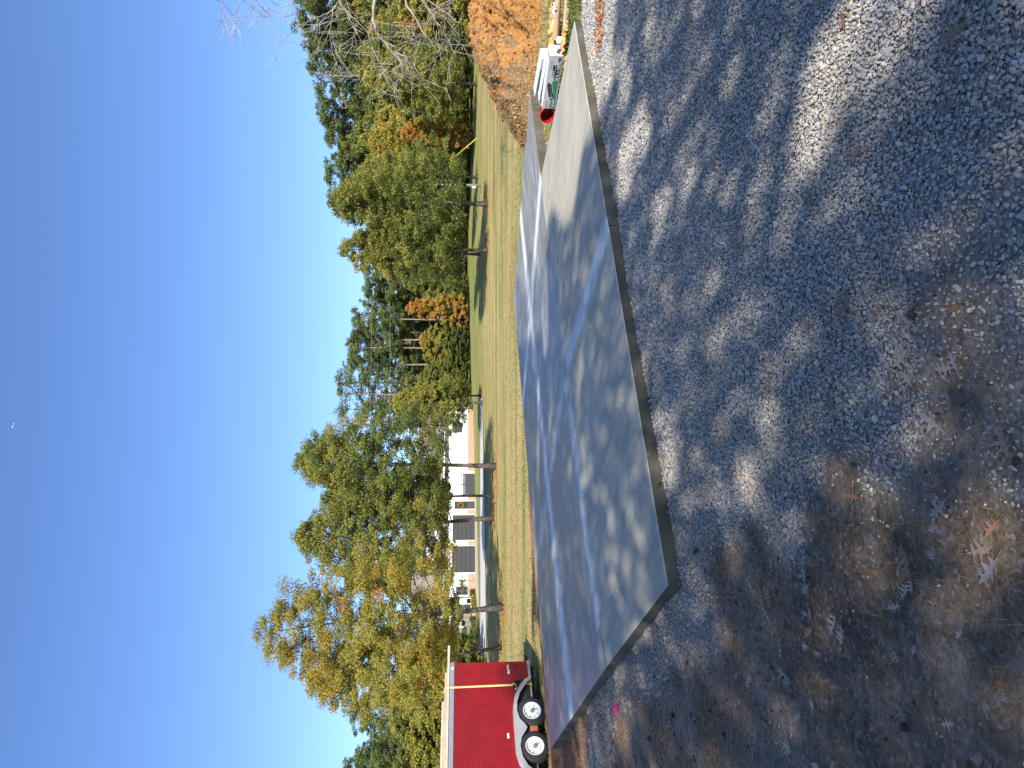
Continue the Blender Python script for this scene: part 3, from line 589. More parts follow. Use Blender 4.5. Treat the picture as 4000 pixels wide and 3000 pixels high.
crumple('kraft_paper', (5.55, 11.15, -.08), (.26, .34, .3), mOK, 'orange kraft paper scrap lying between carton and slab', 'paper', 3)
crumple('kraft_paper', (5.15, 11.0, -.08), (.2, .5, .2), mYK, 'thin yellow paper strip along the carton foot', 'paper', 4)
crumple('plastic_film', (6.22, 11.42, .03), (.16, .18, .28), mWP, 'white plastic film crumpled over the cardboard tube', 'plastic film', 5)
crumple('plastic_film', (6.25, 11.9, -.03), (.22, .3, .3), mWP, 'clear plastic film bunched behind the cardboard tube', 'plastic film', 6)
m_ = MB().lathe([(.001, 0), (.055, 0), (.06, .02), (.06, .14), (.02, .16), (.001, .16)], 18); o = m_.build('paint_can', mWP, None, True); o.location = (5.72, 11.42, -.08); tag(o, 'small white can standing between carton and tube', 'can')
o = MB().box((0, 0, .04), (.09, .5, .08)).build('wood_block', simple('pine_block', (.50, .38, .24), .8), None, bevel=.003); o.location = (6.02, 11.15, -.09); o.rotation_euler = (0, 0, R(62)); tag(o, 'short pale wood block under the cardboard tube', 'wood block')

# ------------------------------------------------------------------ red enclosed trailer
d2 = Vector((.56, .83, 0)).normalized(); TZ = -.335
trailer = empty('cargo_trailer', (-7.70, 16.25, TZ), math.atan2(d2.y, d2.x)); tag(trailer, 'red enclosed cargo trailer with white wheels parked behind the slab', 'trailer')
# local: x forward along the trailer, y to the far side (-y faces the camera), z up from the ground
q = M_('red_painted_aluminium', .32, 0, .5); f = q.noise(1.5, 3); q.col(q.ramp(f, [(.3, (.21, .004, .008)), (.7, (.28, .006, .011))])); q.bump(q.noise(3, 2, map=(1, 1, 1)), .12, .02); q.rgh(q.ramp(q.noise(4, 4), [(.3, .28), (.7, .42)])); mTR = q.m
mALU = simple('aluminium_trim', (.48, .49, .50), .38, .6, .1, 6); mFEN = simple('fender_aluminium', (.42, .43, .45), .45, .3, .1, 4); mRUB = simple('tyre_rubber', (.022, .022, .022), .85, var=.4, scale=30, bump=.3); mRIM = simple('white_painted_steel', (.72, .73, .75), .4, var=.06)
mDK = simple('dark_underbody', (.015, .015, .016), .8); mAMB = simple('amber_lens', (.75, .20, .02), .3); mRST = simple('primer_frame', (.35, .10, .05), .7)
YW = .15; zB, zTp = .29, 2.19; xr, xf = -3.2, 1.40; Wt = 1.9
b = MB()
poly = [(xr, YW), (xf, YW), (xf+.55, YW+Wt/2), (xf, YW+Wt), (xr, YW+Wt)]; b.prism(poly, zB+.06, zTp); b.build('body', mTR, trailer, bevel=.012)
# side sheets: a vertical seam every panel, each sheet a part
cols = [xf-.06-.415*k for k in range(11)]
for i in range(5):
    x1 = cols[2*i]+(.055 if i == 0 else 0); x0 = cols[2*i+2] if 2*i+2 < 11 else xr
    MB().box(((x0+x1)/2, YW-.004, (zB+zTp)/2+.03), (abs(x1-x0)-.004, .008, zTp-zB-.08)).build('side_sheet', mTR, trailer)
rv = MB()
for cx_ in cols[:10]:
    for k in range(15): rv.lathe([(.006, 0), (.004, .003), (.0005, .004)], 6, Matrix.Translation((cx_, YW-.0085, .46+k*.122)) @ Matrix.Rotation(R(90), 4, 'X'))
o = rv.build('rivets', simple('rivet', (.72, .35, .36), .4, .3), trailer); o['kind'] = 'stuff'
MB().prism([(xr, YW-.02), (xf+.01, YW-.02), (xf+.57, YW+Wt/2), (xf+.01, YW+Wt+.02), (xr, YW+Wt+.02)], zB, zB+.065).build('bottom_rail', mALU, trailer, bevel=.005)
MB().prism([(xr, YW-.022), (xf+.015, YW-.022), (xf+.58, YW+Wt/2), (xf+.015, YW+Wt+.022), (xr, YW+Wt+.022)], zTp-.005, zTp+.085).build('top_rail', mALU, trailer, bevel=.01)
MB().prism([(xr, YW), (xf, YW), (xf+.55, YW+Wt/2), (xf, YW+Wt), (xr, YW+Wt)], zTp+.08, zTp+.11).build('roof', mALU, trailer)
MB().box(((xr+xf)/2, YW+Wt/2, zB-.05), (xf-xr, Wt*.8, .1)).build('chassis', mDK, trailer)
b = MB(); b.tube([(xf-.2, YW+.5, zB-.03), (xf+.8, YW+Wt/2, zB-.02)], .035, 6); b.tube([(xf-.2, YW+Wt-.5, zB-.03), (xf+.8, YW+Wt/2, zB-.02)], .035, 6); b.build('tongue', mDK, trailer)
def wheel(x, holes, z, tri):
    w = link('wheel', MB().lathe([(.19, -.10), (.235, -.105), (.30, -.10), (.335, -.085), (.345, -.06), (.345, .06), (.335, .085), (.30, .10), (.2, .10)], 40, Matrix.Rotation(R(90), 4, 'X')).mesh('tyre', True), mRUB, trailer)
    w.location = (x, .105, z)
    b = MB(); Mx = Matrix.Rotation(R(90), 4, 'X'); b.lathe([(.213, .085), (.213, .10), (.204, .104), (.192, .095), (.186, .06), (.175, .052)], 40, Mx); b.build('rim', mRIM, w, True)
    outer = [(.178*math.cos(t*math.pi/20), .178*math.sin(t*math.pi/20)) for t in range(40)]; loops = [outer]
    for k in range(holes):
        a = 2*math.pi*(k+.5)/holes
        if tri:
            pts = [(.148, -.022), (.148, .022), (.115, .004), (.115, -.004)]
            loops.append([(r_*math.cos(a)-s_*math.sin(a), r_*math.sin(a)+s_*math.cos(a)) for r_, s_ in pts])
        else: loops.append([(.132*math.cos(a)+.0145*math.cos(u*math.pi/5), .132*math.sin(a)+.0145*math.sin(u*math.pi/5)) for u in range(10)])
    me = plate_mesh(loops, .003); me.materials.clear(); me.materials.append(mRIM); o = link('wheel_disc', me, None, w); o.location = (0, -.060, 0); o.rotation_euler = (R(90), 0, 0)
    MB().lathe([(.176, .02), (.001, .02)], 30, Mx).build('wheel_back', mDK, w)
    MB().lathe([(.07, .06), (.068, .072), (.045, .078), (.042, .07)], 24, Mx).build('hub_flange', mRIM, w, True)
    MB().lathe([(.036, .06), (.034, .115), (.028, .13), (.001, .132)], 20, Mx).build('hub_cap', simple('greasy_steel', (.25, .23, .20), .5, .5), w, True)
    b = MB()
    for k in range(5):
        a = 2*math.pi*k/5; b = MB(); b.lathe([(.011, .06), (.011, .085), (.001, .088)], 6, Matrix.Translation((.052*math.cos(a), 0, .052*math.sin(a))) @ Mx); b.build('lug_nut', mALU, w)
    
wheel(0, 8, .345, True); wheel(-.84, 10, .345, False)
# teardrop fender: front plate from its outline, top skirt from the same curve
fo = [(.88, .30), (.80, .46), (.60, .62), (.36, .735), (.1, .775), (-.25, .78), (-.62, .775), (-.95, .765), (-1.2, .70), (-1.38, .58), (-1.50, .42), (-1.58, .30)]
fi = [(-1.50, .30), (-1.40, .40), (-1.27, .54), (-1.08, .64), (-.84, .675), (-.64, .63), (-.50, .53), (-.42, .49), (-.34, .53), (-.20, .65), (0, .70), (.22, .685), (.45, .60), (.68, .44), (.82, .30)]
me = plate_mesh([fo+fi], .004); me.materials.clear(); me.materials.append(mFEN); fen = link('fender', me, None, trailer); fen.rotation_euler = (R(90), 0, 0); fen.location = (0, -.02, 0)
b = MB(); v = []; f = []
for i, (x_, z_) in enumerate(fo): v += [(x_, -.016, z_), (x_, YW-.008, z_+.012)]
for i in range(len(fo)-1): f.append((2*i, 2*i+2, 2*i+3, 2*i+1))
b.add(v, f); b.add([(p[0], p[1]+.0, p[2]-.01) for p in v], [t_[::-1] for t_ in f]); o = b.build('fender_top', mFEN, fen, True); o.rotation_euler = (R(-90), 0, 0); o.location = (0, 0, 0); o.matrix_parent_inverse = Matrix.Identity(4)
o.parent = trailer
o.rotation_euler = (0, 0, 0)
me = plate_mesh([[(x_, z_+.03) for x_, z_ in fi[::-1]]], .002); me.materials.clear(); me.materials.append(mDK); ww_ = link('wheel_well', me, None, trailer); ww_.rotation_euler = (R(90), 0, 0); ww_.location = (0, YW-.024, 0)
MB().box((-.42, .06, .33), (.12, .05, .18), Matrix.Rotation(R(0), 4, 'Y')).build('spring_hanger', mRST, trailer)
MB().box((-.42, .0, .79), (.09, .04, .022)).build('amber_marker', mAMB, trailer, bevel=.004)
MB().box((-.52, YW-.011, .93), (.12, .003, .045)).build('white_sticker', mRIM, trailer)
# badge: pointed white lozenge with dark blue script
t0 = xf-.20
me = plate_mesh([[(-.135, -.004), (-.11, .022), (.08, .034), (.135, .006), (.11, -.018), (-.08, -.032), (-.13, -.02)]], .0015); me.materials.clear(); me.materials.append(mWB); o = link('badge', me, None, trailer); o.rotation_euler = (R(90), 0, 0); o.location = (t0-.02, YW-.0105, .84)
me = text_mesh('Tesson', .062, .001, .35, .001); me.materials.clear(); me.materials.append(mNAV); o2 = link('badge_lettering', me, None, o); o2.location = (0, 0, .003)
h = MB(); h.box((t0+.055, YW-.012, .70), (.13, .012, .065)); o = h.build('door_latch', simple('latch_red', (.30, .01, .015), .3), trailer, bevel=.006); MB().box((t0+.055, YW-.02, .685), (.10, .006, .022)).build('latch_slot', mDK, o)
MB().box((xf-.16, YW-.026, zTp+.04), (.055, .006, .06)).build('marker_light', mWB, trailer, bevel=.004)
# yellow strap with ratchet
strap = empty('ratchet_strap', (0, 0, 0)); strap.matrix_world = trailer.matrix_world; strap.location = trailer.location; strap.rotation_euler = trailer.rotation_euler
tag(strap, 'yellow ratchet strap holding lumber down over the trailer side', 'strap')
mYEL = simple('yellow_webbing', (.68, .60, .22), .8, var=.12, scale=20); xs_ = .74
def ribbon(pts, w, mat, name, par):
    v = []; f = []
    for (x_, y_, z_) in pts: v += [(x_-w/2, y_, z_), (x_+w/2, y_, z_)]
    for i in range(len(pts)-1): f.append((2*i, 2*i+1, 2*i+3, 2*i+2))
    n = len(v); v += [(a, b_-.003 if abs(b_) < 9 else b_, c_+.003) for a, b_, c_ in v]; f += [tuple(n+i for i in q_)[::-1] for q_ in f]
    return MB().add(v, f).build(name, mat, par)
ribbon([(xs_-.06, YW+1.1, zTp+.30), (xs_-.04, YW+.18, zTp+.27), (xs_-.03, YW-.03, zTp+.20), (xs_-.03, YW-.035, zTp+.05), (xs_, YW-.022, .72)], .05, mYEL, 'webbing', strap)
ribbon([(xs_+.01, YW-.022, .62), (xs_+.015, YW-.026, zB), (xs_+.015, YW+.03, zB-.03)], .05, mYEL, 'webbing', strap)
ribbon([(xs_, YW-.03, .76), (xs_-.02, YW-.12, .73), (xs_-.06, YW-.11, .67), (xs_-.10, YW-.06, .655), (xs_-.12, YW-.03, .70)], .045, mYEL, 'loose_tail', strap)
b = MB()
for sx in (-.04, .04): b.box((xs_+sx, YW-.05, .66), (.006, .06, .19)); b.box((xs_+sx*1.1, YW-.11, .64), (.006, .06, .16), None)
b.tube([(xs_-.05, YW-.06, .68), (xs_+.05, YW-.06, .68)], .022, 8); b.tube([(xs_-.05, YW-.14, .56), (xs_+.05, YW-.14, .56)], .012, 8); b.tube([(xs_-.045, YW-.09, .62), (xs_-.045, YW-.14, .56)], .007, 6); b.tube([(xs_+.045, YW-.09, .62), (xs_+.045, YW-.14, .56)], .007, 6); b.build('ratchet', simple('dark_steel', (.06, .055, .05), .45, .6), strap)
# lumber on the roof
mLUM = [simple('lumber_pale', (.62, .54, .42), .75, var=.15, scale=3), simple('lumber_tan', (.56, .42, .27), .75, var=.2, scale=3), simple('lumber_warm', (.60, .50, .36), .75, var=.15, scale=3)]
WDS = [['pale bottom-tier board nearest the trailer edge', 'bottom-tier board second from the trailer edge', 'bottom-tier board third from the trailer edge', 'bottom-tier board farthest from the trailer edge'],
       ['middle-tier board nearest the trailer edge', 'middle-tier board second from the trailer edge', 'middle-tier board third from the trailer edge', 'middle-tier board farthest from the trailer edge'],
       ['top-tier board nearest the trailer edge', 'top-tier board second from the trailer edge', 'top-tier board third from the trailer edge', 'top-tier board farthest from the trailer edge']]
for tier, xe in enumerate((1.90, 1.14, .38)):
    for k in range(4):
        e = xe-(0 if k == 0 else .08+.3*random.random()); x0 = xr-.3; z0 = zTp+.105+tier*.058
        o = MB().box(((x0+e)/2, YW+.03+k*.10+random.uniform(-.008, .008)+.01*tier, z0+.04), (e-x0, .088, .054)).build('lumber_board', mLUM[(tier+k) % 3], None, bevel=.003)
        o.location = trailer.location; o.rotation_euler = trailer.rotation_euler; tag(o, WDS[tier][k]+', on the roof', 'board', 'boards on the trailer roof')

# ------------------------------------------------------------------ trees
def leafcloud(C, nper, rad, size, asp, tint, tj=.1, flat=.7, droop=0., nrm=None):
    """C (n,3) clump centres; returns quads V (N,4,3) and tints"""
    n = len(C); k = nper; idx = np.repeat(np.arange(n), k); N = n*k
    off = rng.normal(size=(N, 3)); off /= np.linalg.norm(off, axis=1)[:, None]; off *= (rng.random(N)**.45)[:, None]*np.repeat(rad, k)[:, None]; off[:, 2] *= flat
    P = C[idx]+off; a = rng.normal(size=(N, 3)); a[:, 2] -= droop; a /= np.linalg.norm(a, axis=1)[:, None]
    b = rng.normal(size=(N, 3)); b -= (b*a).sum(1)[:, None]*a; b /= np.linalg.norm(b, axis=1)[:, None]
    s = size*(.7+.6*rng.random(N)); V = np.stack([P-a*s[:, None]*.5, P+b*(s*asp*.5)[:, None], P+a*s[:, None]*.5, P-b*(s*asp*.5)[:, None]], 1)
    return V, np.clip(tint[idx]+rng.normal(0, tj, N), 0, 1)
def cloudmesh(name, V, t):
    N = len(V); me = fastmesh(name, V.reshape(-1, 3), np.arange(N*4).reshape(N, 4)); at = me.attributes.new('tint', 'FLOAT', 'FACE'); at.data.foreach_set('value', t.astype(np.float32)); return me
def oak_meshes(H, cb, Rr, seed, dens=1., tint=.4, grad=.15, size=.17, tr=.13, sparse_top=0., fork=False, lean=0.):
    """broad-leaved tree, base at origin; cb = height where the crown starts"""
    r = np.random.default_rng(seed); mb = MB(); top = H*.93
    pts = [Vector((0, 0, -.15))]; nseg = 9
    for i in range(1, nseg+1): t = i/nseg; pts.append(Vector((lean*t+.10*math.sin(seed+t*5)*t, .1*math.cos(seed*2+t*4)*t, top*t)))
    rad = [tr*(1.45 if i == 0 else 1)*(1-.88*(i/nseg)**.8)+.006 for i in range(nseg+1)]; mb.tube(pts, rad, 9)
    nl = int(34*dens**.5); tips = []
    hull = lambda t: Rr*min(1., (t+.22)*2.3)**.6*max(0, 1-t)**.5*1.2
    for i in range(nl):
        t = (i+.5)/nl; z0 = cb*.92+(top*.93-cb*.92)*t**1.1; a = i*2.4+r.random(); k = z0/top*nseg; j = int(min(k, nseg-1)); s0 = pts[j].lerp(pts[j+1], k-j)
        rr = hull((z0-cb)/(H-cb)+.08)*(.75+.35*r.random()); e = s0+Vector((math.cos(a)*rr, math.sin(a)*rr, rr*(.15+.55*t))); mid = s0.lerp(e, .5)+Vector((0, 0, rr*.06))
        r0 = max(.012, tr*.33*(1-t*.7)); mb.tube([s0, mid, e], [r0, r0*.6, .006], 5, False)
        for q_ in range(4):
            u = .35+.6*r.random(); p = s0.lerp(e, u); e2 = p+Vector((r.normal()*.5, r.normal()*.5, .25+r.normal()*.3))*max(.5, rr*.35); mb.tube([p, e2], [r0*.35, .004], 4, False); tips.append(tuple(e2))
        tips.append(tuple(e))
    nC = int(330*dens); t = r.random(nC)**.85; a = r.random(nC)*6.283; hl = np.array([hull(x_) for x_ in t]); lob = 1+.14*np.sin(a*3+seed+t*6)+.10*np.sin(a*5-t*9); rr = hl*lob*np.sqrt(.12+.88*r.random(nC))
    C = np.stack([rr*np.cos(a)+lean*(cb+(H-cb)*t)/top, rr*np.sin(a), cb+(H-cb)*t+r.normal(0, .12, nC)], 1); C = np.concatenate([C, np.array(tips)])
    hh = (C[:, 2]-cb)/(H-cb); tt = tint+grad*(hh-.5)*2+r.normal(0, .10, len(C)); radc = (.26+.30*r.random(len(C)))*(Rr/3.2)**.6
    kp = r.random(len(C)) > sparse_top*np.clip(hh-.35, 0, 1)*1.3; C, tt, radc = C[kp], tt[kp], radc[kp]
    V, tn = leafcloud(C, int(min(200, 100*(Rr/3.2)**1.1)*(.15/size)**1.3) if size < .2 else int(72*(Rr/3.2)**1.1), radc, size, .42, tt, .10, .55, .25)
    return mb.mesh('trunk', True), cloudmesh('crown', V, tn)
def put(name, me_t, me_c, loc, rz, scale, label, cat, group, mats=(None, None), sub='crown'):
    t = empty(name, loc, rz); t.scale = (scale,)*3 if not hasattr(scale, '__len__') else scale
    tag(t, label, cat, group); link('trunk', me_t, mats[0] or mBARK, t)
    if me_c is not None: link(sub, me_c, mats[1] or mLEAF, t)
    return t
def oak(base, topPX, botPX, wPX, tint, label, seed, grad=.15, dens=1., tr=None, sparse=0., lean=0., name='oak_tree', cpy=None, size=None):
    p = gh(*base) if not isinstance(base, Vector) else base; y = p.y; H = aty(topPX, 1500, y).z-p.z; cb = aty(botPX, 1500, y).z-p.z; Rr = wPX/FPX*y/2
    ln = ((base[1]-cpy)/FPX*y*1.1 if cpy else lean)
    mt, mc = oak_meshes(H, max(.3, cb), Rr, seed, dens, tint, grad, size or max(.095, y*.0034), (tr or .012*H+.03)*.72, sparse, lean=ln)
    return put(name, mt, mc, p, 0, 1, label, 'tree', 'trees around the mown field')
oak((1968, 2370), 990, 1785, 600, .66, 'tall golden-yellow oak on the lawn right of the red trailer', 11, .02, 1.35, .17, .85, cpy=2440)
oak((1956, 2528), 1230, 1800, 440, .60, 'yellow-green oak with leaning trunk just beyond the trailer front', 12, .05, 1., .12, .3, cpy=2620)
oak((1931, 2022), 1160, 1755, 400, .42, 'green oak with dark trunk in front of the garage doors', 13, .08, 1.35, .17, .25, cpy=2080)
oak((1929, 1937), 1260, 1750, 300, .42, 'thin-trunked green oak before the dark entry door', 14, .06, .8, .10, .3)
oak((1939, 1822), 1170, 1750, 450, .40, 'broad green oak with pale trunk in front of the slatted gate', 15, .10, 1.5, .17, .35, cpy=1795)
oak((1886, 1572), 1540, 1822, 185, .52, 'small yellow-topped oak right of the white house', 16, .17, .9, .15, .1)
oak((1879, 1545), 1660, 1830, 110, .40, 'little dark-trunked oak beside the yellow-topped oak', 17, .05, .6, .10)
oak((1906, 978), 1340, 1815, 300, .43, 'green-yellow oak left of the wide double oak, double trunk', 18, .16, 1.1, .16, .35)
oak((1876, 993), 1430, 1815, 200, .40, 'slim oak standing directly behind the green-yellow oak', 19, .1, .8, .13)
oak((1907, 797), 1300, 1822, 380, .38, 'widest green oak at the middle of the right lawn', 20, .12, 1.35, .19, .25)
oak((1867, 692), 1400, 1812, 260, .42, 'green oak standing right beside the pale utility pole', 21, .15, .9, .14)
oak((1848, 568), 1440, 1810, 220, .62, 'golden oak behind the yellow guy-wire marker', 22, .15, .9, .12)
oak((1864, 328), 1430, 1800, 270, .50, 'yellow-green oak with stout pale trunk just left of the mound', 23, .08, 1., .17)
oak((1835, 282), 1420, 1795, 240, .44, 'green oak with dark trunk above the mound crest', 24, .1, .9, .15)
oak((1832, 130), 1450, 1790, 260, .62, 'golden oak behind the mound crest', 25, .1, .9, .15)
# shared crowns for the woods beyond
lib = [oak_meshes(9, .4, 3.4, 40+k, .55, (.38, .62, .5, .26)[k], .1, .34, .14) for k in range(4)]
orng = oak_meshes(9, .5, 2.6, 50, .5, .88, .0, .30, .10)
def wood(PY, y, topPX, wPX, k, label, base_off=0, name='broadleaf_tree', group='broadleaf trees of the wood beyond the field', lb=lib):
    x = aty(1800, PY, y).x; z = ztf(x, y)+base_off; H = aty(topPX, PY, y).z-z; s = H/9; w = (wPX/FPX*y/2)/3.4; mt, mc = lb[k] if isinstance(lb, list) else lb
    return put(name, mt, mc, Vector((x, y, z)), random.uniform(0, 6.28), (w, w, s), label, 'tree', group)
side = lambda PY: 'behind the clay mound' if PY < 260 else ('right of the pale utility pole' if PY < 700 else ('behind the wide double oak' if PY < 1080 else ('among the tall pine trunks' if PY < 1500 else ('behind the white house' if PY < 2500 else 'behind the red trailer'))))
cname = ['green', 'golden yellow', 'olive', 'dark green']
for i, (PY, y, tp, w, k) in enumerate([(-120, 66, 1480, 420, 1), (-20, 70, 1500, 300, 0), (40, 78, 1440, 300, 3), (90, 64, 1560, 240, 1), (150, 74, 1470, 260, 0), (205, 80, 1430, 240, 2), (235, 62, 1600, 220, 3), (290, 76, 1420, 260, 2), (350, 66, 1560, 220, 1), (400, 82, 1440, 260, 0), (430, 64, 1560, 220, 2), (480, 74, 1470, 220, 1), (520, 68, 1500, 220, 1), (560, 84, 1420, 220, 2), (610, 72, 1480, 240, 2), (660, 80, 1470, 240, 3), (720, 74, 1480, 260, 0), (790, 80, 1440, 240, 3), (860, 78, 1470, 240, 2), (930, 82, 1480, 240, 0), (1000, 80, 1520, 240, 0), (1060, 82, 1560, 200, 2), (1110, 84, 1600, 170, 0),
        *[(p_, 88+(i_ % 3)*5, 1330+(i_*37) % 90+(60 if p_ > 850 else 0), 230, (2, 0, 3, 2)[i_ % 4]) for i_, p_ in enumerate(range(-140, 1080, 72))], (1150, 82, 1690, 150, 3), (1090, 112, 1540, 200, 2), (1150, 114, 1560, 200, 0), (1210, 112, 1540, 200, 2), (1270, 114, 1560, 200, 0), (1340, 112, 1540, 200, 2), (1400, 114, 1580, 200, 3), (1460, 112, 1560, 200, 0), (1530, 114, 1560, 200, 2), (1590, 112, 1540, 200, 3), (1330, 84, 1640, 150, 1), (1400, 86, 1660, 150, 2), (1470, 84, 1640, 150, 0), (1520, 86, 1620, 160, 2),
        (2640, 46, 1560, 320, 2), (2700, 52, 1520, 320, 1), (2760, 44, 1580, 300, 2), (2820, 50, 1530, 300, 0), (2880, 42, 1600, 300, 2), (2940, 48, 1560, 320, 3), (3010, 44, 1540, 320, 2), (3090, 46, 1560, 300, 0), (2560, 56, 1600, 260, 0), (2230, 92, 1330, 240, 3)]):
    wood(PY, y, tp, w, k, f'{cname[k]} broadleaf tree {side(PY)}')
for i, (PY, y, tp, w) in enumerate([(1110, 76, 1725, 110), (1160, 74, 1745, 110), (1285, 74, 1735, 130), (1340, 73, 1730, 130), (1400, 74, 1740, 130), (1450, 74, 1720, 120), (1500, 73, 1735, 110), (1230, 75, 1765, 90)]):
    wood(PY, y, tp, w, 3 if i % 2 else 0, 'low dark green shrub at the wood edge under the tall pines', 0, 'shrub', 'shrubs under the pines')
wood(1205, 72, 1580, 150, 0, 'bright orange maple at the wood edge beside the pines', 0, 'maple_tree', None, orng)
wood(520, 60, 1560, 150, 0, 'orange-leaved tree behind the yellow guy-wire marker', 0, 'maple_tree', None, orng)
# pines
def pine_meshes(seed, H=17., crown=.42, puffs=26, dens=1., Rr=2.6):
    r = np.random.default_rng(seed); mb = MB(); pts = [Vector((.12*math.sin(seed+t*2)*t*2, .1*math.cos(seed+t*3)*t*2, H*t)) for t in np.linspace(-.01, .97, 9)]; mb.tube(pts, list(np.linspace(.17, .03, 9)), 8)
    C = []; 
    for i in range(puffs):
        t = r.random(); z = H*(1-crown)+H*crown*t; a = r.random()*6.283; rr = Rr*(math.sin(math.pi*min(1, .18+.82*(1-t)))**.6)*(.35+.65*r.random()); c = Vector((math.cos(a)*rr, math.sin(a)*rr, z)); j = min(8, int(z/H/.98*8)); s0 = Vector((pts[j].x, pts[j].y, z-.35*rr)); mb.tube([s0, s0.lerp(c, .6)+Vector((0, 0, .1)), c], [.05, .03, .01], 4, False)
        for k in range(5): C.append((c.x+r.normal()*.42, c.y+r.normal()*.42, c.z+r.normal()*.28))
    for k in range(6): C.append((pts[-1].x+r.normal()*.3, pts[-1].y+r.normal()*.3, H*.97+r.normal()*.2))
    C = np.array(C); tt = .45+r.normal(0, .16, len(C)); V, tn = leafcloud(C, int(40*dens), .30+.25*r.random(len(C)), .34, .24, tt, .13, .8)
    for k in range(5):
        z = H*(.3+.25*r.random()); a = r.random()*6.28; mb.tube([(0, 0, z), (math.cos(a)*.9, math.sin(a)*.9, z+.15)], [.03, .008], 4, False)
    return mb.mesh('trunk', True), cloudmesh('crown', V, tn)
plib = [pine_meshes(60+k, crown=(.42, .5, .36, .6)[k], puffs=(44, 56, 36, 66)[k], dens=(1.2, 1.2, 1.1, 1.3)[k]) for k in range(4)]
sparse = pine_meshes(70, crown=.5, puffs=34, dens=.75)
def pine(PY, y, topPX, k, label, wf=1., lb=None, name='pine_tree'):
    x = aty(1800, PY, y).x; z = ztf(x, y); H = aty(topPX, PY, y).z-z; s = H/17.; mt, mc = lb or plib[k]; w = s*wf
    return put(name, mt, mc, Vector((x, y, z)), random.uniform(0, 6.28), (w, w, s), label, 'pine', 'tall pines of the wood', (mPBARK, mPINE))
for i, (PY, y, tp, k, wf) in enumerate([(-90, 88, 1140, 1, 1.3), (10, 92, 1180, 3, 1.2), (85, 90, 1160, 1, 1.3), (165, 96, 1215, 3, 1.2), (235, 92, 1205, 1, 1.2), (300, 100, 1290, 3, 1.1), (375, 96, 1300, 1, 1.1), (425, 92, 1245, 0, 1.15), (500, 94, 1275, 1, 1.2), (560, 98, 1280, 3, 1.2), (630, 95, 1330, 1, 1.2), (700, 97, 1280, 3, 1.3), (760, 100, 1330, 3, 1.2), (1050, 98, 1420, 3, 1.1), (1105, 96, 1425, 1, 1.3), (1165, 100, 1430, 3, 1.3), (1215, 104, 1450, 3, 1.2),
      (1250, 92, 1375, 2, 1.05), (1300, 100, 1420, 0, 1.2), (1327, 92, 1385, 2, 1.2), (1362, 90, 1360, 0, 1.05), (1425, 92, 1362, 2, 1.15), (1395, 104, 1430, 3, 1.1), (1470, 108, 1530, 3, 1.0), (1278, 108, 1500, 1, 1.0)]):
    trunk_clear = 1230 < PY < 1450
    pine(PY, y, tp, k, ('tall pine with bare pale trunk left of the orange maple' if trunk_clear else f'tall dark pine {side(PY)}'), wf)
pine(1545, 84, 1318, 0, 'thin-leaved greyish pine above the small yellow-topped oak', 1.5, sparse); pine(1600, 86, 1330, 0, 'thin-leaved leaning pine between house and small oak', 1.4, sparse); pine(1500, 90, 1420, 0, 'short thin-leaved pine right of the greyish pines', 1.2, sparse)
for PY, y, tp in ((2790, 80, 1370), (2850, 84, 1450), (2915, 76, 1425), (2960, 80, 1400), (3010, 78, 1345), (3070, 78, 1380)): pine(PY, y, tp, 3, 'dark pointed evergreen rising behind the red trailer', 1.25)
# bare snags
def bare(PY, y, topPX, label, seed, spread=.45, mat=mPALE, nb=22):
    r = np.random.default_rng(seed); x = aty(1800, PY, y).x; z = ztf(x, y); H = aty(topPX, PY, y).z-z; mb = MB(); mb.tube([(0, 0, 0), (.1, 0, H*.5), (.0, .1, H*.95)], [.15, .1, .02], 7)
    tw = MB()
    for i in range(nb):
        t = .5+.48*r.random(); a = r.random()*6.28; L = H*.22*(1.2-t)*spread*4; s0 = Vector((.05, .05, H*t)); e = s0+Vector((math.cos(a)*L*.5, math.sin(a)*L*.5, L*.9)); mb.tube([s0, s0.lerp(e, .5)+Vector((r.normal()*.1, 0, -.1)), e], [.04, .025, .008], 4, False)
        for k in range(5):
            p = s0.lerp(e, .4+.6*r.random()); tw.tube([p, p+Vector((r.normal()*.4, r.normal()*.4, .5+.3*r.random()))], [.014, .006], 3, False)
    t_ = put('bare_tree', mb.mesh('trunk', True), None, Vector((x, y, z)), 0, 1, label, 'tree', None, (mat, None)); tw.build('twigs', mat, t_); return t_
bare(1640, 78, 1310, 'leafless tree rising between the house oak and grey pines', 81); bare(310, 82, 1235, 'white-trunked leafless snag among the pines right of mid lawn', 82, .2)
bare(2770, 70, 1480, 'pale bare trunk standing behind the trailer roof', 83, .3)
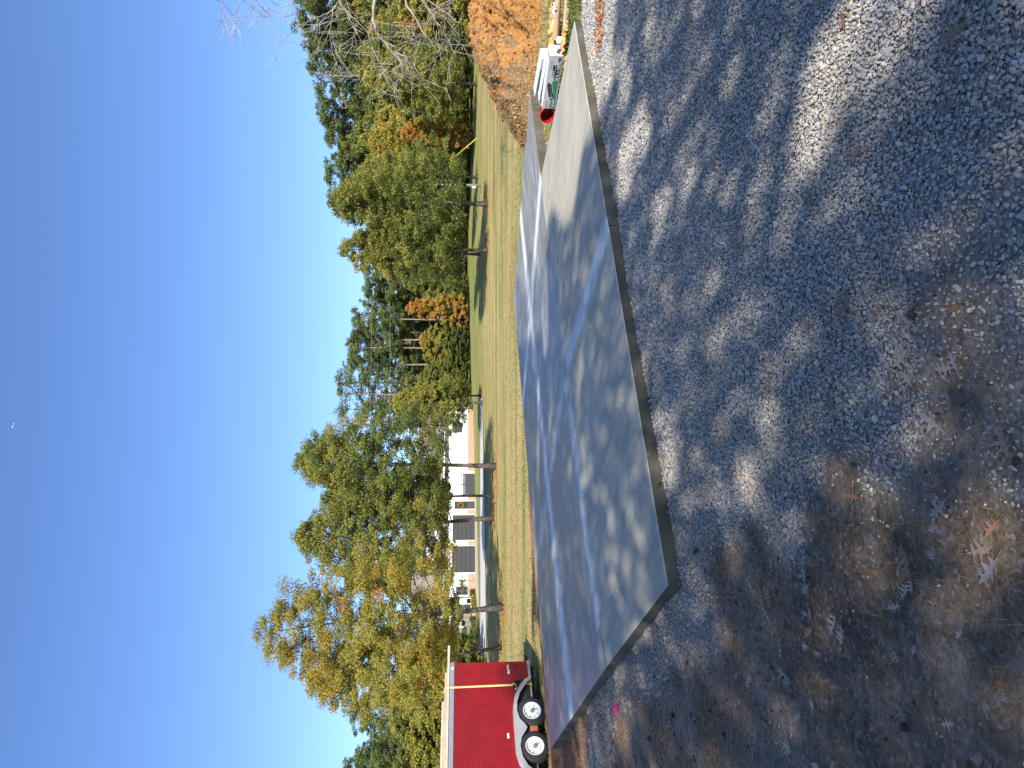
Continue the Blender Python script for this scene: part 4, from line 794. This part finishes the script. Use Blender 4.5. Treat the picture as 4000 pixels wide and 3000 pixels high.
# pale dead stems in the wood (thin)
# ------------------------------------------------------------------ bare pale limbs reaching in from the right
btree = empty('bare_tree', (18.2, 23.0, ztf(18.2, 23.0))); tag(btree, 'leafless pale-barked tree reaching its limbs in over the clay mound', 'tree')
inv = btree.location
def L2(pts, y0=13.0): return [aty(px, py, y0+k*.12)-inv for k, (px, py) in enumerate(pts)]
r = random.Random(5)
mb = MB(); mb.tube([(0, 0, -.2), (.1, 0, 2.5), (-.1, .2, 5), (.1, .1, 9.5)], [.26, .2, .15, .03], 10); mb.build('trunk', mPALE, btree, True)
limbs = [([(1500, -420), (1470, -120), (1459, 33), (1456, 81), (1473, 125), (1500, 163), (1527, 195), (1570, 217), (1614, 240), (1640, 300)], .055),
         ([(1500, -420), (1590, -160), (1652, 0), (1679, 43), (1700, 81), (1733, 125), (1760, 168), (1779, 209)], .05),
         ([(1380, -420), (1340, -150), (1326, 0), (1348, 33), (1380, 70), (1408, 98), (1470, 170)], .04),
         ([(1550, -300), (1587, 20), (1630, 81), (1652, 130), (1690, 174), (1750, 200)], .035),
         ([(1456, 81), (1440, 140), (1470, 220), (1540, 330), (1560, 420)], .018), ([(1380, -100), (1300, 40), (1290, 110), (1250, 200)], .02), ([(1500, 163), (1580, 200), (1600, 290), (1700, 330)], .016),
         ([(1590, -60), (1700, 20), (1790, 90), (1800, 160)], .022), ([(1230, -260), (1180, -60), (1130, 30), (1110, 70)], .02), ([(1150, -260), (1000, -80), (930, 20), (900, 80)], .022), ([(1100, -240), (960, -60), (1010, 30), (1030, 70)], .018), ([(1000, -200), (880, -40), (860, 20)], .016)]
tw = MB()
for li, (pts, w) in enumerate(limbs):
    w *= 1.2; P = L2(pts, 22.6+.8*r.random()); lm = MB(); n = len(P)
    # bend a little between the nodes
    Q = [P[0]]
    for a, b_ in zip(P, P[1:]): Q += [a.lerp(b_, .5)+Vector((r.uniform(-.04, .04), r.uniform(-.15, .15), r.uniform(-.04, .04))), b_]
    lm.tube(Q, [w*(1-.82*i/(len(Q)-1)) for i in range(len(Q))], 7, False); lm.build('limb', mPALE, btree, True)
    for i in range(int(n*1.8)):
        k = r.uniform(.25, .98)*(len(Q)-1); j = int(k); p = Q[j].lerp(Q[min(j+1, len(Q)-1)], k-j); d = Vector((r.uniform(-1, .5), r.uniform(-.6, .6), r.uniform(-.7, .9))).normalized(); L = r.uniform(.6, 2.0); q1 = p+d*L*.5+Vector((0, 0, .05)); q2 = p+d*L+Vector((r.uniform(-.1, .1), 0, r.uniform(-.12, .12)))
        tw.tube([p, q1, q2], [.010, .007, .004], 4, False)
        for m_i in range(3):
            pp = p.lerp(q2, r.uniform(.4, 1)); dd_ = (d+Vector((r.uniform(-.8, .8), r.uniform(-.6, .6), r.uniform(-.8, .8)))).normalized(); tw.tube([pp, pp+dd_*r.uniform(.25, .9)], [.008, .004], 3, False)
o = tw.build('twigs', mPALE, btree)

# ------------------------------------------------------------------ shade trees behind the camera (they throw the dappled shade)
def shade(gx, gy):
    """how closely the crowns cover the sun over a ground spot"""
    n = fbm(gx*.55+4, gy*.4, 101, 2); s = np.where(n > .58, .6, 1.0)
    def el(px, py, rx, ry, v, rot=0):
        nonlocal s
        p = hit(px, py, 0); c_, s_ = math.cos(rot), math.sin(rot); dx = (gx-p.x); dy = (gy-p.y); u = (dx*c_+dy*s_)/rx; w = (-dx*s_+dy*c_)/ry
        s = np.where(u*u+w*w < 1, np.minimum(s, v), s)
    for a_ in ((3420, 110, .36, .16, .0), (3290, 260, .32, .16, .0), (3180, 430, .30, .18, .0), (3130, 570, .24, .15, .1), (3580, 0, .3, .12, .25), (2450, 640, .32, .45, .05), (2500, 560, .25, .4, .1), (2585, 830, .2, .25, .15), (2440, 250, .5, .18, .2), (2560, 150, .45, .2, .3), (2740, 700, .4, .2, .5), (2700, 330, .5, .2, .45), (2850, 100, .5, .2, .5),
               (2925, 1898, .12, .14, .0), (3300, 1840, .22, .12, .35), (3420, 2060, .3, .12, .45), (3900, 2060, .24, .11, .1), (3800, 2200, .24, .08, .2), (2590, 1720, .35, .22, .3), (2640, 1830, .2, .18, .35), (2420, 2160, .32, .25, .45), (2490, 2200, .2, .15, .5), (2300, 2330, .5, .3, .55), (2430, 2790, .45, .3, .15), (3080, 2920, .25, .12, .4), (2290, 1480, .3, .3, .4), (2270, 2930, .4, .5, .2),
               (2120, 1700, 1.2, .2, .1), (2100, 2100, 1.2, .3, .1), (2110, 2300, 1.4, .25, .1), (2130, 2600, 1.2, .3, .2), (2170, 1500, .8, .2, .3), (2200, 2250, .9, .2, .6), (2150, 1250, .8, .5, .1)): el(*a_)
    lit = (gx > 2.6+.35*np.sin(gy*1.7)+.5*(fbm(gx, gy, 120)-.45))&(gy > 8.1); s = np.where(lit, 0., s)
    lit2 = (gx > 3.2-(gy-6.6)*.0)&(gy > 7.2+.5*(fbm(gx*1.5, gy*1.5, 130)-.45)*2); s = np.where(lit2, np.minimum(s, .06), s)
    q_ = (gx-Dp[0])*MQ[0]+(gy-Dp[1])*MQ[1]; far = q_ > .3; dap = (fbm(gx*1.1+2, gy*.45, 140, 3) > .44)&(gx < -4.5)&(gy < 19); s = np.where(far, np.where(dap, .85, 0.), s)
    s = np.where((gx > 1.0)&(gy > 12.5), np.minimum(s, .25), s)
    return s
N = 110000; gx = -12+19.5*rng.random(N); gy = -3+23*rng.random(N); k = rng.random(N) < shade(gx, gy); gx, gy = gx[k], gy[k]; hd = gy+12+rng.normal(0, 1.3, len(gx)); hd = np.clip(hd, 7, 40)
hdir = np.array((SUN.x, SUN.y))/math.hypot(SUN.x, SUN.y); LP = np.stack([gx+hdir[0]*hd, gy+hdir[1]*hd, hd*math.tan(SUN_EL)], 1)
V, tn = leafcloud(LP, 1, np.full(len(LP), .03), .19, .62, np.full(len(LP), .4), .15)
edges = [-30, -8.5, -4.6, -.8, 3.2, 40]; cxs = [-9.8, -6.4, -2.6, 1.3, 5.4]
lbl = ['leafy oak behind the camera, farthest left of the shading row', 'leafy oak behind the camera, second from left in the shading row', 'leafy oak behind the camera at the middle of the shading row', 'leafy oak behind the camera, fourth from left in the shading row', 'leafy oak behind the camera, farthest right of the shading row']
for i in range(5):
    k = (LP[:, 0] >= edges[i])&(LP[:, 0] < edges[i+1])
    if not k.any(): continue
    c_ = Vector((cxs[i], -12.4, 0)); t = empty('oak_tree', c_); tag(t, lbl[i], 'tree', 'oaks behind the camera'); me = cloudmesh('crown', V[k]-np.array(c_), tn[k]); link('crown', me, mLEAF, t)
    mb = MB(); mb.tube([(0, 0, -.3), (.1, .1, 4), (-.1, 0, 9), (0, .2, 15)], [.32, .25, .16, .03], 9); sel = LP[k][rng.integers(0, k.sum(), 26)]-np.array(c_)
    for p in sel:
        z0 = max(3.5, p[2]-abs(p[0])*.9-1); mb.tube([(0, 0, z0), (p[0]*.5, p[1]*.5, (z0+p[2])/2+.2), tuple(p)], [.07, .04, .01], 5, False)
    mb.build('trunk', mBARK, t, True)

# ------------------------------------------------------------------ white house
HA = R(11); ha = Vector((math.cos(HA), math.sin(HA), 0)); hn = Vector((math.sin(HA), -math.cos(HA), 0))
H0 = Vector((-18.2, 67., 0)); H0.z = ztf(H0.x, H0.y)-.02
def hs(PY):
    k = ray(1800, PY); r_ = k[0]/k[1]; return (r_*H0.y-H0.x)/(ha.x-r_*ha.y)
def hz(PX, s):
    p = H0+ha*s; return aty(PX, 1500, p.y).z-H0.z
house = empty('white_house', H0, HA); tag(house, 'white board-sided house with brick base, dark doors and brown shingle roof', 'house')
mWH = simple('white_siding', (.83, .83, .81), .6, var=.03); mDG = simple('charcoal_paint', (.022, .021, .023), .55, var=.1); mDG2 = simple('charcoal_trim', (.036, .035, .036), .5, var=.1); mGRY = simple('grey_paint', (.16, .165, .16), .6); mGL = simple('window_glass', (.03, .04, .05), .1)
q = M_('painted_brick', .8); bt = q.n('ShaderNodeTexBrick'); mp = q.n('ShaderNodeMapping'); q.l(q.coord(), mp.inputs[0]); mp.inputs['Rotation'].default_value = (R(-90), 0, 0); q.l(mp.outputs[0], bt.inputs[0]); bt.inputs['Scale'].default_value = 3.4; bt.inputs['Mortar Size'].default_value = .014
bt.inputs['Color1'].default_value = (.36, .14, .07, 1); bt.inputs['Color2'].default_value = (.46, .24, .13, 1); bt.inputs['Mortar'].default_value = (.62, .56, .48, 1); q.col(bt.outputs['Color']); mBR = q.m
q = M_('brown_shingles', .9); bt = q.n('ShaderNodeTexBrick'); q.l(q.coord(), bt.inputs[0]); bt.inputs['Scale'].default_value = 2.2; bt.inputs['Mortar Size'].default_value = .02; bt.inputs['Color1'].default_value = (.20, .165, .13, 1); bt.inputs['Color2'].default_value = (.30, .25, .195, 1); bt.inputs['Mortar'].default_value = (.09, .07, .06, 1); q.col(bt.outputs['Color']); mSH = q.m
def hb(name, PY0, PY1, z0, z1, y0, y1, mat, par=None, bevel=0):
    a, b_ = sorted((hs(PY0), hs(PY1))); return MB().box(((a+b_)/2, (y0+y1)/2, (z0+z1)/2), (b_-a, y1-y0, z1-z0)).build(name, mat, par or house, bevel=bevel)
EV = 3.15
opens = [(2237, 2133, 2.27), (2110, 2012, 2.2), (1988, 1958, 2.02)]  # left garage, right garage, entry
segs = [(2332, 2237), (2133, 2110), (2012, 1988), (1958, 1850)]
for a, b_ in segs: hb('wall', a, b_, .0, EV, 0, .3, mWH)
for a, b_, zt_ in opens: hb('wall', a, b_, zt_, EV, 0, .3, mWH)
hb('wall', 1850, 1590, 0, EV, .0, .3, mWH); hb('back_wall', 2332, 1590, 0, EV, 7.5, 7.8, mWH); 
hb('floor_slab', 2332, 1590, -.3, .02, 0, 7.8, mGREY)
for a, b_ in ((2331, 2240), (2131, 2112), (2010, 1990), (1956, 1938), (1840, 1592)): hb('brick_base', a, b_, 0, .72, -.06, -.002, mBR)
for (a, b_, zt_), nc in zip(opens[:2], (5, 5)):
    s0, s1 = sorted((hs(a), hs(b_))); dr = MB().box(((s0+s1)/2, .2, zt_/2), (s1-s0-.004, .05, zt_)).build('garage_door', mDG, house); rows = 5; ncol = 4
    cw = (s1-s0-.12)/ncol; ch = (zt_-.1)/rows; bme = None
    for i in range(ncol):
        for j in range(rows):
            if bme is None:
                w2, h2 = cw*.40, ch*.38; m_ = MB(); m_.box((0, -.012, h2), (w2*2, .024, .035)); m_.box((0, -.012, -h2), (w2*2, .024, .035)); m_.box((-w2, -.0125, 0), (.035, .025, h2*2-.036)); m_.box((w2, -.0125, 0), (.035, .025, h2*2-.036)); m_.box((0, -.008, 0), (w2*1.5, .016, h2*1.5)); bme = m_.mesh('door_panel'); bme.materials.append(mDG2)
            o = link('door_panel', bme, None, dr); o.location = (s0+.06+cw*(i+.5), .174, .05+ch*(j+.5))
a, b_, zt_ = opens[2]; s0, s1 = sorted((hs(a), hs(b_))); ed = MB().box(((s0+s1)/2, .16, zt_/2), (s1-s0-.01, .05, zt_)).build('entry_door', mDG, house)
for j, (zz, hh_) in enumerate(((.45, .5), (1.25, .7))):
    MB().box(((s0+s1)/2, .130, zz), (.5, .015, hh_)).build('door_panel', mDG2, ed)
# wreath hangs on the door: a thing of its own
wr = empty('wreath', H0+ha*((s0+s1)/2-.02)+hn*.02+Vector((0, 0, hz(1802, s0))), HA); tag(wr, 'round wreath of yellow and orange leaves on the entry door', 'wreath'); C_ = np.array([(.2*math.cos(t_), -.05, .26*math.sin(t_)) for t_ in np.linspace(0, 6.28, 22)]); Vw, tw_ = leafcloud(C_, 16, np.full(22, .09), .12, .6, np.full(22, .85), .2)
link('wreath_leaves', cloudmesh('wreath', Vw, tw_), mLEAF, wr); MB().lathe([(.17, -.02), (.21, 0), (.17, .02)], 20, Matrix.Rotation(R(90), 4, 'X')).build('wreath_ring', mBARK, wr)
# downspout, windows, lamps
b = MB(); s_ = hs(2268); b.box((s_, -.10, 1.55), (.08, .07, 3.0)); b.box((s_, -.16, .08), (.08, .16, .07)); b.build('downspout', mGRY, house)
def window(PY0, PY1, z0, z1, yy_, frame=mDG2, par=None):
    a, b_ = sorted((hs(PY0), hs(PY1))); w = MB().box(((a+b_)/2, yy_-.02, (z0+z1)/2), (b_-a, .04, z1-z0)).build('window', frame, par or house); MB().box(((a+b_)/2, yy_-.045, (z0+z1)/2), (b_-a-.14, .012, z1-z0-.14)).build('pane', mGL, w); MB().box(((a+b_)/2, yy_-.055, (z0+z1)/2), (.04, .012, z1-z0-.14)).build('glazing_bar', frame, w); MB().box(((a+b_)/2, yy_-.057, (z0+z1)/2), (b_-a-.14, .012, .035)).build('glazing_bar', frame, w); return w
window(2325, 2290, .75, 1.9, 0, mGRY); window(1690, 1650, 1.3, 2.3, 0)
# roofs
def slope(name, PY0, PY1, y0, z0, y1, z1, th=.14, over=.3):
    a, b_ = sorted((hs(PY0), hs(PY1))); a -= over; b_ += over; v = [(a, y0, z0), (b_, y0, z0), (b_, y1, z1), (a, y1, z1)]; v += [(p[0], p[1], p[2]-th) for p in v]
    return MB().add(v, [(0, 1, 2, 3), (7, 6, 5, 4), (0, 4, 5, 1), (1, 5, 6, 2), (2, 6, 7, 3), (3, 7, 4, 0)]).build(name, mSH, house)
slope('lower_roof', 2240, 1895, -.5, EV+.02, 1.3, EV+.62); hb('upper_wall', 2235, 1900, EV+.3, 5.35, 1.3, 1.6, mWH); slope('upper_roof', 2240, 1895, .8, 5.32, 4.4, 6.75); slope('upper_roof', 2240, 1895, 8., 5.3, 4.4, 6.75)
slope('main_roof', 1893, 1590, -.5, EV, 4., EV+2.7); slope('main_roof', 1893, 1590, 8.2, EV, 4., EV+2.7)
slope('main_roof', 2440, 2243, -.5, EV+.02, 4., EV+3.3); slope('main_roof', 2440, 2243, 8.2, EV, 4., EV+3.3)
w = window(2083, 2050, 4.2, 5.0, 1.3, mDG2)
hb('fascia', 2243, 1893, EV-.16, EV-.0, -.56, -.50, simple('cream_trim', (.62, .58, .46), .6)); hb('fascia', 1893, 1588, EV-.16, EV, -.56, -.50, mWH); hb('fascia', 2443, 2243, EV-.16, EV, -.56, -.50, mWH)
# porch on the left
hb('porch_wall', 2440, 2332, .4, EV-.2, 1.6, 1.8, mGRY); hb('porch_floor', 2440, 2332, -.1, .48, -.1, 1.6, mGREY); hb('brick_base', 2440, 2334, -.1, .42, -.16, -.102, mBR); hb('porch_beam', 2440, 2330, EV-.75, EV-.2, -.1, .12, mWH); window(2362, 2342, .9, 1.9, 1.59); hb('porch_door', 2385, 2370, .48, 2.3, 1.52, 1.59, mDG)
hb('porch_post', 2408, 2402, .48, EV-.75, -.06, .1, mGRY)
def chair(PY):
    t = empty('porch_chair', H0+ha*hs(PY)+hn*(-.7)+Vector((0, 0, .48)), HA+R(10)); b = MB(); b.box((0, 0, .38), (.55, .5, .04)); b.build('seat', mWH, t); MB().box((0, .26, .75), (.55, .04, .75), Matrix.Rotation(R(-8), 4, 'X')).build('backrest', mWH, t)
    for sx in (-.25, .25):
        for sy in (-.22, .22): MB().box((sx, sy, .18), (.05, .05, .36)).build('leg', mWH, t)
        MB().box((sx*1.15, 0, .58), (.08, .5, .03)).build('armrest', mWH, t)
    return t
tag(chair(2352), 'white porch chair right of the oak trunk on the porch', 'chair'); tag(chair(2394), 'white porch chair beside the pumpkins on the porch', 'chair')
mPUM = simple('pumpkin_skin', (.62, .26, .05), .5)
for k, (PY, s_, wd) in enumerate(((2386, .26, 'large orange pumpkin on the porch floor'), (2397, .18, 'smaller orange pumpkin right beside the large one on the porch'))):
    t = empty('pumpkin', H0+ha*hs(PY)+hn*.0+Vector((0, 0, .48))); tag(t, wd, 'pumpkin'); b = MB()
    prof = [(.001, 0), (.6, .05), (.95, .35), (1, .6), (.8, 1.05), (.3, 1.15), (.001, 1.08)]; b.lathe([(a_*s_, b__*s_*.75) for a_, b__ in prof], 18)
    b.v = [(x_*(1+.08*math.cos(9*math.atan2(y_, x_))), y_*(1+.08*math.cos(9*math.atan2(y_, x_))), z_) for x_, y_, z_ in b.v]; b.build('pumpkin_body', mPUM, t, True); MB().tube([(0, 0, s_*.78), (.02, 0, s_*1.05)], [.03, .02], 6).build('stem', mBARK, t)
# wooden privacy screen: separate wide boards
scr = empty('privacy_screen', H0+ha*hs(2432)+hn*.3, HA); tag(scr, 'weathered grey screen of wide upright boards left of the porch', 'screen'); mWE = simple('weathered_board', (.24, .20, .17), .85)
for i in range(4): MB().box((-.55+i*.42, 0, 1.15), (.24, .04, 1.35)).build('board', mWE, scr)
MB().box((.08, .03, .5), (1.7, .03, .09)).build('rail', mWE, scr); MB().box((.08, .03, 1.75), (1.7, .03, .09)).build('rail', mWE, scr)
# slatted gate right of the entry door
a, b_ = sorted((hs(1934), hs(1852))); gt = empty('slatted_gate', H0+ha*a+hn*.35, HA); tag(gt, 'charcoal gate of horizontal slats with open gaps at top', 'gate'); Lg = b_-a
for i in range(9):
    z = .08+i*.145+(.03*(i-5) if i > 5 else 0); MB().box((Lg/2, 0, z), (Lg, .03, .135 if i < 6 else .085)).build('slat', mDG2, gt)
for x_ in (0, Lg/2, Lg): MB().box((x_, .04, .68), (.09, .05, 1.36)).build('gate_post', mDG, gt)
# foundation shrubs
def shrub(PY, PXc, hpx, wpx, tint, label, seed):
    s = hs(PY); p = H0+ha*s+hn*.7; p.z = H0.z; Hh = hpx/FPX*67; ww = wpx/FPX*67/2; r_ = np.random.default_rng(seed); n = 26; C = np.stack([r_.normal(0, .45, n)*ww, r_.normal(0, .45, n)*ww*.7, Hh*(.15+.7*r_.random(n))], 1); Vq, tq = leafcloud(C, 30, np.full(n, .16), .13, .6, np.full(n, tint), .08)
    t = empty('shrub', p); tag(t, label, 'shrub'); link('shrub_leaves', cloudmesh('shrub', Vq, tq), mLEAF, t); b = MB()
    for i in range(5): b.tube([(0, 0, -.05), (r_.normal()*ww*.4, r_.normal()*.1, Hh*.6)], [.02, .008], 4)
    b.build('stems', mBARK, t)
shrub(2310, 0, 24, 22, .32, 'green foundation shrub against the brick left of the garage', 1); shrub(2333, 0, 12, 9, .98, 'little orange shrub at the porch corner', 2); shrub(2347, 0, 20, 16, .66, 'yellow shrub in front of the porch', 3); shrub(2362, 0, 14, 14, .5, 'olive shrub beside the yellow shrub', 4); shrub(2415, 0, 24, 16, .18, 'dark round shrub at the end of the porch', 5); shrub(2440, 0, 16, 20, .75, 'golden shrub below the privacy screen', 6); shrub(2470, 0, 22, 20, .4, 'green shrub left of the privacy screen', 7); shrub(2490, 0, 60, 50, .22, 'big dark green shrub left of the house', 8); shrub(2555, 0, 75, 60, .2, 'tall dark evergreen shrub between house and trailer', 9)
shrub(1590, 0, 28, 30, .3, 'green shrub at the right end of the house', 10)
# satellite-like gable light over the left garage
MB().box((hs(2185), -.12, 2.62), (.16, .2, .18)).build('wall_lamp', mDG, house)
# pad and drive
def sheet(name, poly_fn, nx, ny, mat, label, lift):
    U, Vv = np.meshgrid(np.linspace(0, 1, nx), np.linspace(0, 1, ny)); Xs, Ys = poly_fn(U, Vv); Zs = zt(Xs, Ys)+lift
    o = link(name, gridmesh(name, Xs, Ys, Zs), mat); return tag(o, label, None, kind='structure')
mPAD = simple('driveway_concrete', (.46, .38, .26), .85, var=.08, scale=1.0); q = M_('white_gravel', .9); f = q.noise(6, 5, q.pos(), .8); q.col(q.ramp(f, [(.3, (.42, .39, .36)), (.7, (.66, .63, .58))])); q.bump(f, .5, .03); mWG = q.m
def padf(U, V_):
    # between the house front and the gravel drive, widening to the left
    s0 = hs(2300); s1 = hs(1935); S = s0+(s1-s0)*U; bx = H0.x+ha.x*S; by = H0.y+ha.y*S; fx = bx+.6; fy = 55.5+U*7.5; return bx+(fx-bx)*V_, (by-.02)+(fy-by+.02)*V_
sheet('driveway_pad', padf, 40, 20, mPAD, 'beige concrete driveway pad in front of the garage doors', .03)
def drf(U, V_):
    xx = -44+U*43; lo = 45.2+.25*np.sin(xx*.4)+3.2*sstep(-16, -1, xx)+.3*(fbm(xx, xx*0, 3)-.4); hi = 54.0+.2*np.sin(xx*.5)-1.3*sstep(-14, -1, xx); return xx, lo+(hi-lo)*V_
sheet('gravel_driveway', drf, 120, 14, mWG, 'pale gravel driveway running past the house', .045)
# leaf litter rings under the front oaks and a straw bank behind the trailer
mLIT = simple('leaf_litter', (.34, .15, .06), .95, var=.35, scale=9)
pts = []
for bp, rr_, nn in (((1968, 2370), 1.6, 900), ((1956, 2528), 1.5, 500), ((1931, 2022), 1.6, 500), ((1929, 1937), 1.2, 300), ((1939, 1822), 1.7, 700), ((1907, 797), 1.5, 300), ((1886, 1572), 1.6, 400), ((1906, 978), 1.4, 200)):
    p = gh(*bp); nn //= 3; a_ = rng.random(nn)*6.28; d_ = rr_*np.abs(rng.normal(0, .6, nn)); x_ = p.x+d_*np.cos(a_)*1.3; y_ = p.y+d_*np.sin(a_); pts.append(np.stack([x_, y_, zt(x_, y_)+.03], 1))
C_ = np.concatenate(pts); Vq, tq = leafcloud(C_, 1, np.full(len(C_), .03), .10, .5, np.full(len(C_), .97), .12); tag(link('leaf_litter', cloudmesh('leaf_litter', Vq, tq), mLEAF), 'orange-brown fallen leaves ringed round the oak trunks', None, kind='stuff')
bx, by = aty(1800, 2850, 58).x, 58.; gxx, gyy = np.meshgrid(np.linspace(-8, 8, 60), np.linspace(-7, 7, 36)); hh_ = 3.4*np.clip(1-(gxx/7)**2-(gyy/6.5)**2, 0, 1)**.8+.25*(fbm(gxx+50, gyy+9, 55)-.45); o = link('straw_bank', gridmesh('straw_bank', gxx+bx, gyy+by, hh_-.15+zt(gxx+bx, gyy+by)), simple('pine_straw', (.36, .20, .10), .95, var=.3, scale=3, bump=.6)); tag(o, 'bank covered in red-brown pine straw behind the trailer', None, kind='structure')
# ------------------------------------------------------------------ utility pole, guy marker, wires, stakes
pb = gh(1878, 725); H_ = aty(1640, 725, pb.y).z-pb.z; t = empty('utility_pole', pb); tag(t, 'pale wooden utility pole standing among the lawn oaks', 'utility pole')
MB().tube([(0, 0, -.3), (0, 0, H_)], [.115, .085], 12).build('pole', simple('pale_pole', (.28, .28, .22), .8, var=.15), t, True); MB().box((-.16, -.05, aty(1865, 725, pb.y).z-pb.z+.25), (.12, .2, .28)).build('meter_box', mWH, t, bevel=.01)
g0 = gh(1863, 540); g1 = pb+Vector((0, 0, H_*.96)); t = empty('guy_wire', g0); tag(t, 'guy wire with bright yellow marker sleeve right of the pole', 'guy wire'); dv_ = (g1-g0); k_ = aty(1785, 573, g0.y+.0)
MB().tube([(0, 0, 0), tuple(dv_)], .012, 5).build('wire', mGREY, t); fr = min(1, (k_.z-g0.z)/dv_.z); MB().tube([tuple(dv_*.0), tuple(dv_*fr)], .045, 8).build('yellow_sleeve', simple('yellow_sleeve', (.80, .78, .10), .5), t)
for (A_, B_) in ((((1523, 1180), (1455, 2770), (1436, 3100)), 'lower overhead wire crossing the far sky'), (((1452, 1180), (1369, 2720), (1342, 3100)), 'upper overhead wire crossing the far sky')):
    q0, q1, q2 = [aty(a_, b_, 64.) for a_, b_ in A_]; b = MB(); pts_ = []
    for i in range(25):
        u = i/24; P_ = q0*(1-u)*(1-u)+(q1*2-q0*.5-q2*.5)*0*u+q2*u*u; pts_.append(q0.lerp(q2, u)+Vector((0, 0, -1.2*4*u*(1-u)*.5)))
    b.tube(pts_, .009, 4, False); tag(b.build('overhead_wire', mGREY), B_, 'wire')
for (px, py, L, ln, lab) in ((1815, 497, 35, 'thin pale trunk', 'thin pale post at the wood edge right of the yellow sleeve'),):
    p = gh(1822, py); b = MB().tube([(0, 0, -.1), (.02, 0, L/FPX*p.y)], [.07, .05], 6); o = b.build('post', mPALE); o.location = p; tag(o, lab, 'post')
# distant airplane
p = aty(52, 1661, 2400.); t = empty('airplane', p, R(30)); tag(t, 'tiny distant white airplane high in the blue sky', 'airplane'); mAP = simple('airplane_white', (.9, .9, .9), .4)
MB().tube([(-9, 0, 0), (-6, 0, 0), (7, 0, 0), (9, 0, 0)], [.3, 1.1, 1.1, .2], 10).build('fuselage', mAP, t, True); MB().add([(-1.5, 0, 0), (1.5, 0, 0), (-1, 10, .3), (-2, 10, .3), (-1, -10, .3), (-2, -10, .3)], [(0, 1, 2, 3), (1, 0, 5, 4)]).build('wings', mAP, t); MB().add([(-8.5, 0, 0), (-7, 0, 0), (-8.7, 0, 3), (-9.3, 0, 3), (-8.3, 3.5, .2), (-9, 3.5, .2), (-8.3, -3.5, .2), (-9, -3.5, .2)], [(0, 1, 2, 3), (1, 4, 5, 0), (0, 7, 6, 1)]).build('tail', mAP, t)

# ------------------------------------------------------------------ tell look-alikes apart by their order
UN = 'first second third fourth fifth sixth seventh eighth ninth'.split()
ORD = ['nearest']+[w+' nearest' for w in UN[1:]+'tenth eleventh twelfth thirteenth fourteenth fifteenth sixteenth seventeenth eighteenth nineteenth'.split()]
for tens, tenth in (('twenty', 'twentieth'), ('thirty', 'thirtieth'), ('forty', 'fortieth'), ('fifty', 'fiftieth'), ('sixty', 'sixtieth'), ('seventy', 'seventieth'), ('eighty', 'eightieth')): ORD += [tenth+' nearest']+[tens+'-'+u+' nearest' for u in UN]
bpy.context.view_layer.update()
by = {}
for o in bpy.data.objects:
    if o.parent is None and o.get('label') and o.get('category') and o.name in COL.objects: by.setdefault(o['label'], []).append(o)
for L, os_ in by.items():
    if len(os_) < 2: continue
    if os_[0].name.startswith('fallen_leaf'):
        os_.sort(key=lambda o: o.location.length)
        for o, w in zip(os_, ORD): o['label'] = L+', '+w+' to the camera'
    else:
        os_.sort(key=lambda o: o.location.x/o.location.y)
        for i, o in enumerate(os_): o['label'] = L+', '+('leftmost of them' if i == 0 else ORD[i].replace(' nearest', '')+' from the left')
